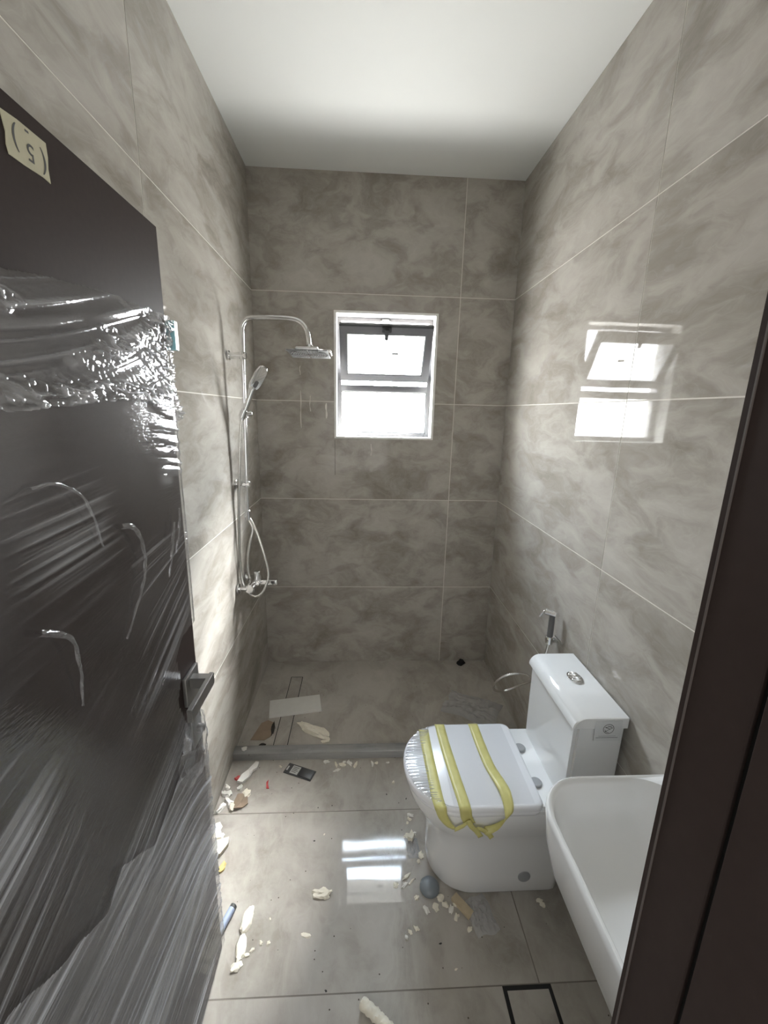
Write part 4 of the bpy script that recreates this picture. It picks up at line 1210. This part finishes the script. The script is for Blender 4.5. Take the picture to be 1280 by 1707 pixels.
def build_scraps():
    F, S = FLOOR, SHOWER
    # pale board strip across the channel drain
    b = box('board_strip', (-0.148, -0.070, 0), (0.148, 0.070, 0.012), 'gypsum', None, 0.001, 1)
    b.location = (0.256, -0.462, S + 0.0002); b.rotation_euler = (0, 0, math.radians(10))
    tag(b, 'pale grey board strip lying across the channel drain', 'board')
    # torn foam strip on the shower floor
    o = lump('foam_strip', (0.395, -0.672, S), (0.20, 0.050, 0.066), 'foam', math.radians(-31), 0.26, 3, 3)
    tag(o, 'long torn cream foam strip lying on the shower floor', 'foam')
    o = lump('foam_crumb', (0.455, -0.735, S), (0.05, 0.02, 0.010), 'foam', 0.2, 0.3, 9)
    tag(o, 'thin cream foam crumb beside the torn foam strip in the shower', 'foam')
    # black plug in the corner
    o = lump('black_plug', (1.338, -0.045, S), (0.062, 0.05, 0.05), 'black', 0.3, 0.35, 5)
    tag(o, 'small black rag lump on the shower floor by the back wall', 'stopper')
    # card scraps in the shower corner
    o = flake('card_scrap', [(0.06, -0.72), (0.09, -0.60), (0.12, -0.57), (0.165, -0.60), (0.16, -0.70), (0.13, -0.72)], S, 0.002, 'brown', 0.006)
    tag(o, 'torn brown card scrap in the shower corner by the drain', 'card')
    o = lump('dark_sliver', (0.160, -0.640, S), (0.020, 0.085, 0.022), 'dark', 0.1, 0.4, 12)
    tag(o, 'dark upright sliver beside the brown card scrap', 'scrap')
    o = lump('dark_chip', (0.128, -0.752, S), (0.035, 0.02, 0.012), 'dark', 0.1, 0.4, 13)
    tag(o, 'small dark chip against the shower kerb', 'scrap')
    o = lump('white_chip', (0.050, -0.800, 0.060), (0.026, 0.022, 0.022), 'foam_white', 0.5, 0.5, 14)
    tag(o, 'white foam chip on top of the marble kerb', 'foam')
    # black blister card
    t = tag(empty('blister_card'), 'black packaging card with pale print lying by the kerb', 'packaging')
    c = box('card', (-0.075, -0.031, 0), (0.075, 0.031, 0.0025), 'card_black', t, 0.001, 1)
    box('printed_panel', (-0.046, -0.022, 0.0025), (-0.004, 0.024, 0.0031), 'card_print', t)
    box('blister', (0.004, -0.025, 0.0025), (0.070, 0.025, 0.007), 'card_black', t, 0.002, 2)
    bm = bmesh.new()
    for k in range(4): box_bm(bm, (-0.040, 0.014 - 0.009 * k, 0.0031), (-0.040 + 0.030 - 0.006 * (k % 2), 0.0165 - 0.009 * k, 0.0034))
    from_bm('print_lines', bm, 'ink', t)
    box('hang_slot', (-0.070, -0.013, 0.0025), (-0.062, 0.013, 0.0029), 'card_print', t)
    t.location = (0.345, -0.908, F + 0.001); t.rotation_euler = (0, 0, math.radians(-22))
    # white flake by the kerb with a red scrap under it
    o = flake('foam_flake', [(0.060, -0.962), (0.072, -0.925), (0.094, -0.895), (0.120, -0.850), (0.136, -0.852), (0.134, -0.885), (0.118, -0.905), (0.108, -0.940), (0.085, -0.968)], F, 0.012, 'foam_white', 0.004)
    tag(o, 'long white foam flake beside the wall near the kerb', 'foam')
    o = lump('red_scrap', (0.052, -0.935, F), (0.026, 0.024, 0.018), 'red', 0.3, 0.3, 21)
    tag(o, 'small red scrap against the long white foam flake', 'scrap')
    o = flake('red_peel', [(0.196, -0.965), (0.204, -0.952), (0.206, -0.975), (0.216, -1.000), (0.203, -0.998)], F, 0.003, 'red', 0.004)
    tag(o, 'curved red peel lying alone on the floor tile', 'scrap')
    # brown card lump and cream flakes along the wall
    o = flake('card_scrap', [(0.075, -1.065), (0.082, -1.030), (0.115, -1.020), (0.132, -1.050), (0.140, -1.078), (0.120, -1.092), (0.095, -1.102), (0.080, -1.098)], F, 0.004, 'brown', 0.010)
    tag(o, 'crumpled brown card scrap among cream flakes by the wall', 'card')
    spots = [(0.118, -1.022, 0.042, 0.034, 31), (0.030, -1.020, 0.05, 0.035, 32), (0.052, -1.066, 0.026, 0.055, 33), (0.072, -1.085, 0.024, 0.05, 34), (0.028, -1.090, 0.05, 0.02, 35), (0.035, -1.190, 0.062, 0.055, 36), (0.052, -1.222, 0.05, 0.03, 38), (0.080, -0.990, 0.02, 0.03, 39), (0.022, -0.985, 0.02, 0.03, 40)]
    for i, (x, y, a, b2, s) in enumerate(spots):
        o = lump('foam_flake', (x, y, F), (a, b2, 0.016 + 0.012 * random.random()), 'foam_white' if i % 3 else 'foam', random.random() * 3, 0.45, s)
        tag(o, 'cream foam flake in the litter heap along the tiled wall', 'foam', 'foam flakes along the wall')
    # open dark carton mouth with yellow edge
    o = flake('pale_card', [(0.012, -1.290), (0.022, -1.225), (0.055, -1.245), (0.105, -1.235), (0.110, -1.262), (0.090, -1.300), (0.040, -1.305)], F, 0.014, 'foam', 0.006)
    tag(o, 'pale torn foam slab beside the black scrap by the door edge', 'foam')
    o = lump('black_scrap', (0.066, -1.352, F), (0.085, 0.07, 0.028), 'dark', 0.6, 0.35, 44)
    tag(o, 'black rubber scrap beside the pale foam slab', 'scrap')
    o = lump('yellow_chip', (0.112, -1.345, F), (0.024, 0.05, 0.02), 'yellow_bit', -0.3, 0.4, 45)
    tag(o, 'yellow foam chip touching the black rubber scrap', 'foam')
    o = lump('red_scrap', (0.026, -1.330, F), (0.016, 0.02, 0.012), 'red', -0.3, 0.4, 46)
    tag(o, 'tiny red scrap between foam slab and black rubber scrap', 'scrap')
    # tube by the door
    t = tag(empty('plastic_tube'), 'blue grey plastic tube lying beside the door bottom', 'tube')
    a, b2 = Vector((0.166, -1.575, F + 0.012)), Vector((0.197, -1.480, F + 0.012))
    d = (b2 - a).normalized()
    cyl('tube_body', a + d * 0.012, b2 - d * 0.012, 0.012, 'tube_blue', t, 20, 0.001)
    cyl('tube_cap', b2 - d * 0.013, b2, 0.0115, 'card_black', t, 20, 0.002)
    cyl('tube_cap', a, a + d * 0.014, 0.0115, 'card_black', t, 20, 0.002)
    # flattened foam bead strip
    o = lump('foam_bead', (0.253, -1.520, F), (0.088, 0.036, 0.024), 'foam', math.radians(82), 0.10, 50, 3)
    tag(o, 'flat rounded cream foam bead beside the blue grey tube', 'foam')
    o = lump('foam_bead', (0.252, -1.598, F), (0.076, 0.032, 0.020), 'foam', math.radians(95), 0.14, 52, 3)
    tag(o, 'cracked cream foam bead lying end to end with a longer bead', 'foam')
    o = lump('foam_crumb', (0.252, -1.648, F), (0.036, 0.024, 0.016), 'foam', 0.5, 0.4, 51)
    tag(o, 'foam crumb at the end of the flat foam bead', 'foam')
    for i, (x, y) in enumerate(((0.275, -1.618), (0.292, -1.606), (0.316, -1.588), (0.340, -1.590))):
        o = lump('foam_crumb', (x, y, F), (0.020 - 0.003 * i, 0.012, 0.009), 'foam', i, 0.4, 55 + i)
        tag(o, 'tiny crumb in the trail beside the flat foam bead', 'crumb', 'crumb trail by the foam bead')
    # lone lump in the middle
    o = lump('foam_lump', (0.508, -1.447, F), (0.062, 0.030, 0.024), 'foam', 0.1, 0.5, 61, 3)
    tag(o, 'knobbly cream foam lump alone on the open floor', 'foam')
    o = lump('foam_crumb', (0.462, -1.572, F), (0.036, 0.016, 0.006), 'foam', -0.2, 0.3, 62)
    tag(o, 'pale thin crumb between foam lump and floor joint', 'crumb')
    # stick of foam at the floor joint
    v, f = sweep(spline([(0.650, -1.752, F + 0.016), (0.690, -1.780, F + 0.016), (0.720, -1.805, F + 0.017), (0.760, -1.835, F + 0.016)], 8), lambda i: [(p * (1 + 0.2 * math.sin(i * 1.3 + k)), q * (1 + 0.15 * math.cos(i * 1.9 + k))) for k, (p, q) in enumerate(circ(0.0155, 12))])
    o = from_data('foam_stick', v, f, 'foam', None, 40)
    tag(o, 'round cream foam stick lying on the floor joint', 'foam')
    # grey blue dome cap by the toilet
    secs = []
    for z, r in ((0, 0.035), (0.006, 0.037), (0.012, 0.036), (0.020, 0.031), (0.026, 0.022), (0.029, 0.010)):
        secs.append([Vector((0.902 + r * math.cos(2 * math.pi * k / 28), -1.442 + r * math.sin(2 * math.pi * k / 28), F + z)) for k in range(28)])
    v, f = loft(secs)
    tag(from_data('grey_dome', v, f, 'disc', None, 40), 'grey blue plastic dome cap beside the toilet foot', 'cap')
    # chips of foam and wood around the toilet foot
    chips = [(0.862, -1.150, .014, .030), (0.856, -1.168, .02, .012), (0.846, -1.185, .012, .01), (0.840, -1.245, .026, .026), (0.872, -1.232, .018, .012), (0.886, -1.325, .02, .028), (0.874, -1.345, .014, .014), (0.820, -1.400, .010, .034), (0.812, -1.428, .026, .010), (0.836, -1.418, .028, .008), (0.778, -1.428, .020, .018), (0.850, -1.472, .014, .016), (0.880, -1.510, .03, .014),
             (0.915, -1.505, .026, .020), (0.936, -1.476, .024, .026), (0.952, -1.500, .016, .026), (0.968, -1.515, .016, .028), (0.984, -1.535, .014, .022), (0.838, -1.565, .012, .020), (0.815, -1.575, .018, .010), (0.800, -1.590, .012, .010), (0.990, -1.498, .02, .016), (1.020, -1.575, .02, .014)]
    for i, (x, y, a, b2) in enumerate(chips):
        o = lump('foam_chip', (x, y, F), (a, b2, 0.010 + 0.008 * random.random()), 'foam' if i % 4 else 'foam_white', random.random() * 3, 0.5, 70 + i, 1)
        k = 0 if i < 7 else 1 if i < 13 else 2 if i < 18 else 3 if i < 21 else 2
        tag(o, ['cream foam chip on the floor in front of the toilet bowl', 'cream foam sliver lying beside the grey blue dome', 'cream foam chip in the heap by the wood offcut', 'tiny cream chip on the tile beyond the foam heap'][k], 'foam', ['foam chips in front of the toilet', 'foam slivers beside the dome', 'foam chips by the wood offcut', 'chips beyond the heap'][k])
    o = flake('foam_wedge', [(0.838, -1.262), (0.858, -1.232), (0.866, -1.252), (0.856, -1.272)], F, 0.022, 'foam', 0.004)
    tag(o, 'pointed cream foam wedge in front of the toilet foot', 'foam')
    o = box('wood_offcut', (-0.040, -0.014, 0), (0.040, 0.014, 0.016), 'wood', None, 0.001, 1)
    o.location = (1.010, -1.508, F); o.rotation_euler = (0, 0, math.radians(-52))
    tag(o, 'short raw wood offcut lying against the toilet foot', 'offcut')
    for i, (x, y) in enumerate(((1.298, -1.498), (1.304, -1.510))):
        o = lump('foam_chip', (x, y, F), (0.024 - .006 * i, 0.018, 0.012), 'foam', i, 0.4, 95 + i)
        tag(o, 'foam chip at the back corner of the toilet foot near the basin', 'foam', 'foam chips at the toilet back corner')
    # crumbs along the kerb
    crumbs = [(0.520, -0.870, .03, .012), (0.528, -0.900, .012, .03), (0.552, -0.872, .02, .03), (0.585, -0.858, .036, .020), (0.618, -0.872, .034, .014), (0.700, -0.868, .030, .012), (0.722, -0.862, .016, .014), (0.470, -0.850, .030, .016), (0.246, -0.875, .012, .010), (0.780, -0.862, .018, .010), (0.800, -0.980, .016, .010), (0.560, -0.852, .014, .014)]
    for i, (x, y, a, b2) in enumerate(crumbs):
        o = lump('foam_crumb', (x, y, F), (a, b2, 0.010 + 0.006 * random.random()), 'foam_white' if i % 2 else 'foam', random.random() * 3, 0.5, 110 + i, 1)
        k = int(x > 0.66)
        tag(o, ['white foam crumb at the kerb foot beside the black packaging card', 'white foam crumb at the kerb foot near the toilet bowl'][k], 'crumb', ['crumbs by the packaging card', 'kerb crumbs near the toilet'][k])
    # loose grit further out on the floor
    for i in range(13):
        x, y = 0.30 + 0.75 * random.random(), -1.02 - 0.72 * random.random()
        if x > 0.86 and y > -1.5: continue
        o = lump('grit_crumb', (x, y, F), (0.005 + 0.006 * random.random(), 0.005, 0.003), 'dark' if i % 3 else 'foam', random.random() * 3, 0.4, 140 + i, 1)
        tag(o, 'speck of grit on the open floor tiles', 'crumb', 'grit specks on the floor')
    # clear plastic scraps
    def crumple(name, cx, cy, z, sx, sy, hgt, seed, rot, label):
        n = 34
        v, f = [], []
        for j in range(n + 1):
            for i in range(n + 1):
                u, w = i / n * 2 - 1, j / n * 2 - 1
                wob = 1 + 0.25 * noise.noise((math.atan2(w, u) * 1.2, seed, 0))
                p = Vector((u * 2.2, w * 2.2, seed))
                h = abs(noise.noise(p)) * 0.7 + abs(noise.noise(p * 2.3)) * 0.5 + abs(noise.noise(p * 5)) * 0.2
                r = max(abs(u), abs(w))
                hz = hgt * h * (1.05 - r ** 3) + 0.001
                x, y = u * sx * wob, w * sy * wob
                v.append((x, y, hz))
        for j in range(n):
            for i in range(n):
                a = j * (n + 1) + i
                f.append((a, a + 1, a + n + 2, a + n + 1))
        o = from_data(name, v, f, 'bag', None, 70, fix=False)
        o.location = (cx, cy, z); o.rotation_euler = (0, 0, rot)
        tag(o, label, 'plastic bag')
    crumple('plastic_bag', 1.305, -0.50, S, 0.150, 0.105, 0.050, 2.3, -0.5, 'crumpled clear plastic bag in the shower by the toilet hose')
    crumple('plastic_scrap', 1.068, -1.535, F, 0.045, 0.060, 0.030, 5.1, 0.3, 'crumpled clear plastic scrap beside the toilet foot')
    crumple('plastic_scrap', 0.858, -1.292, F, 0.026, 0.040, 0.018, 8.7, 0.1, 'small clear film scrap in front of the toilet foot')
build_scraps()
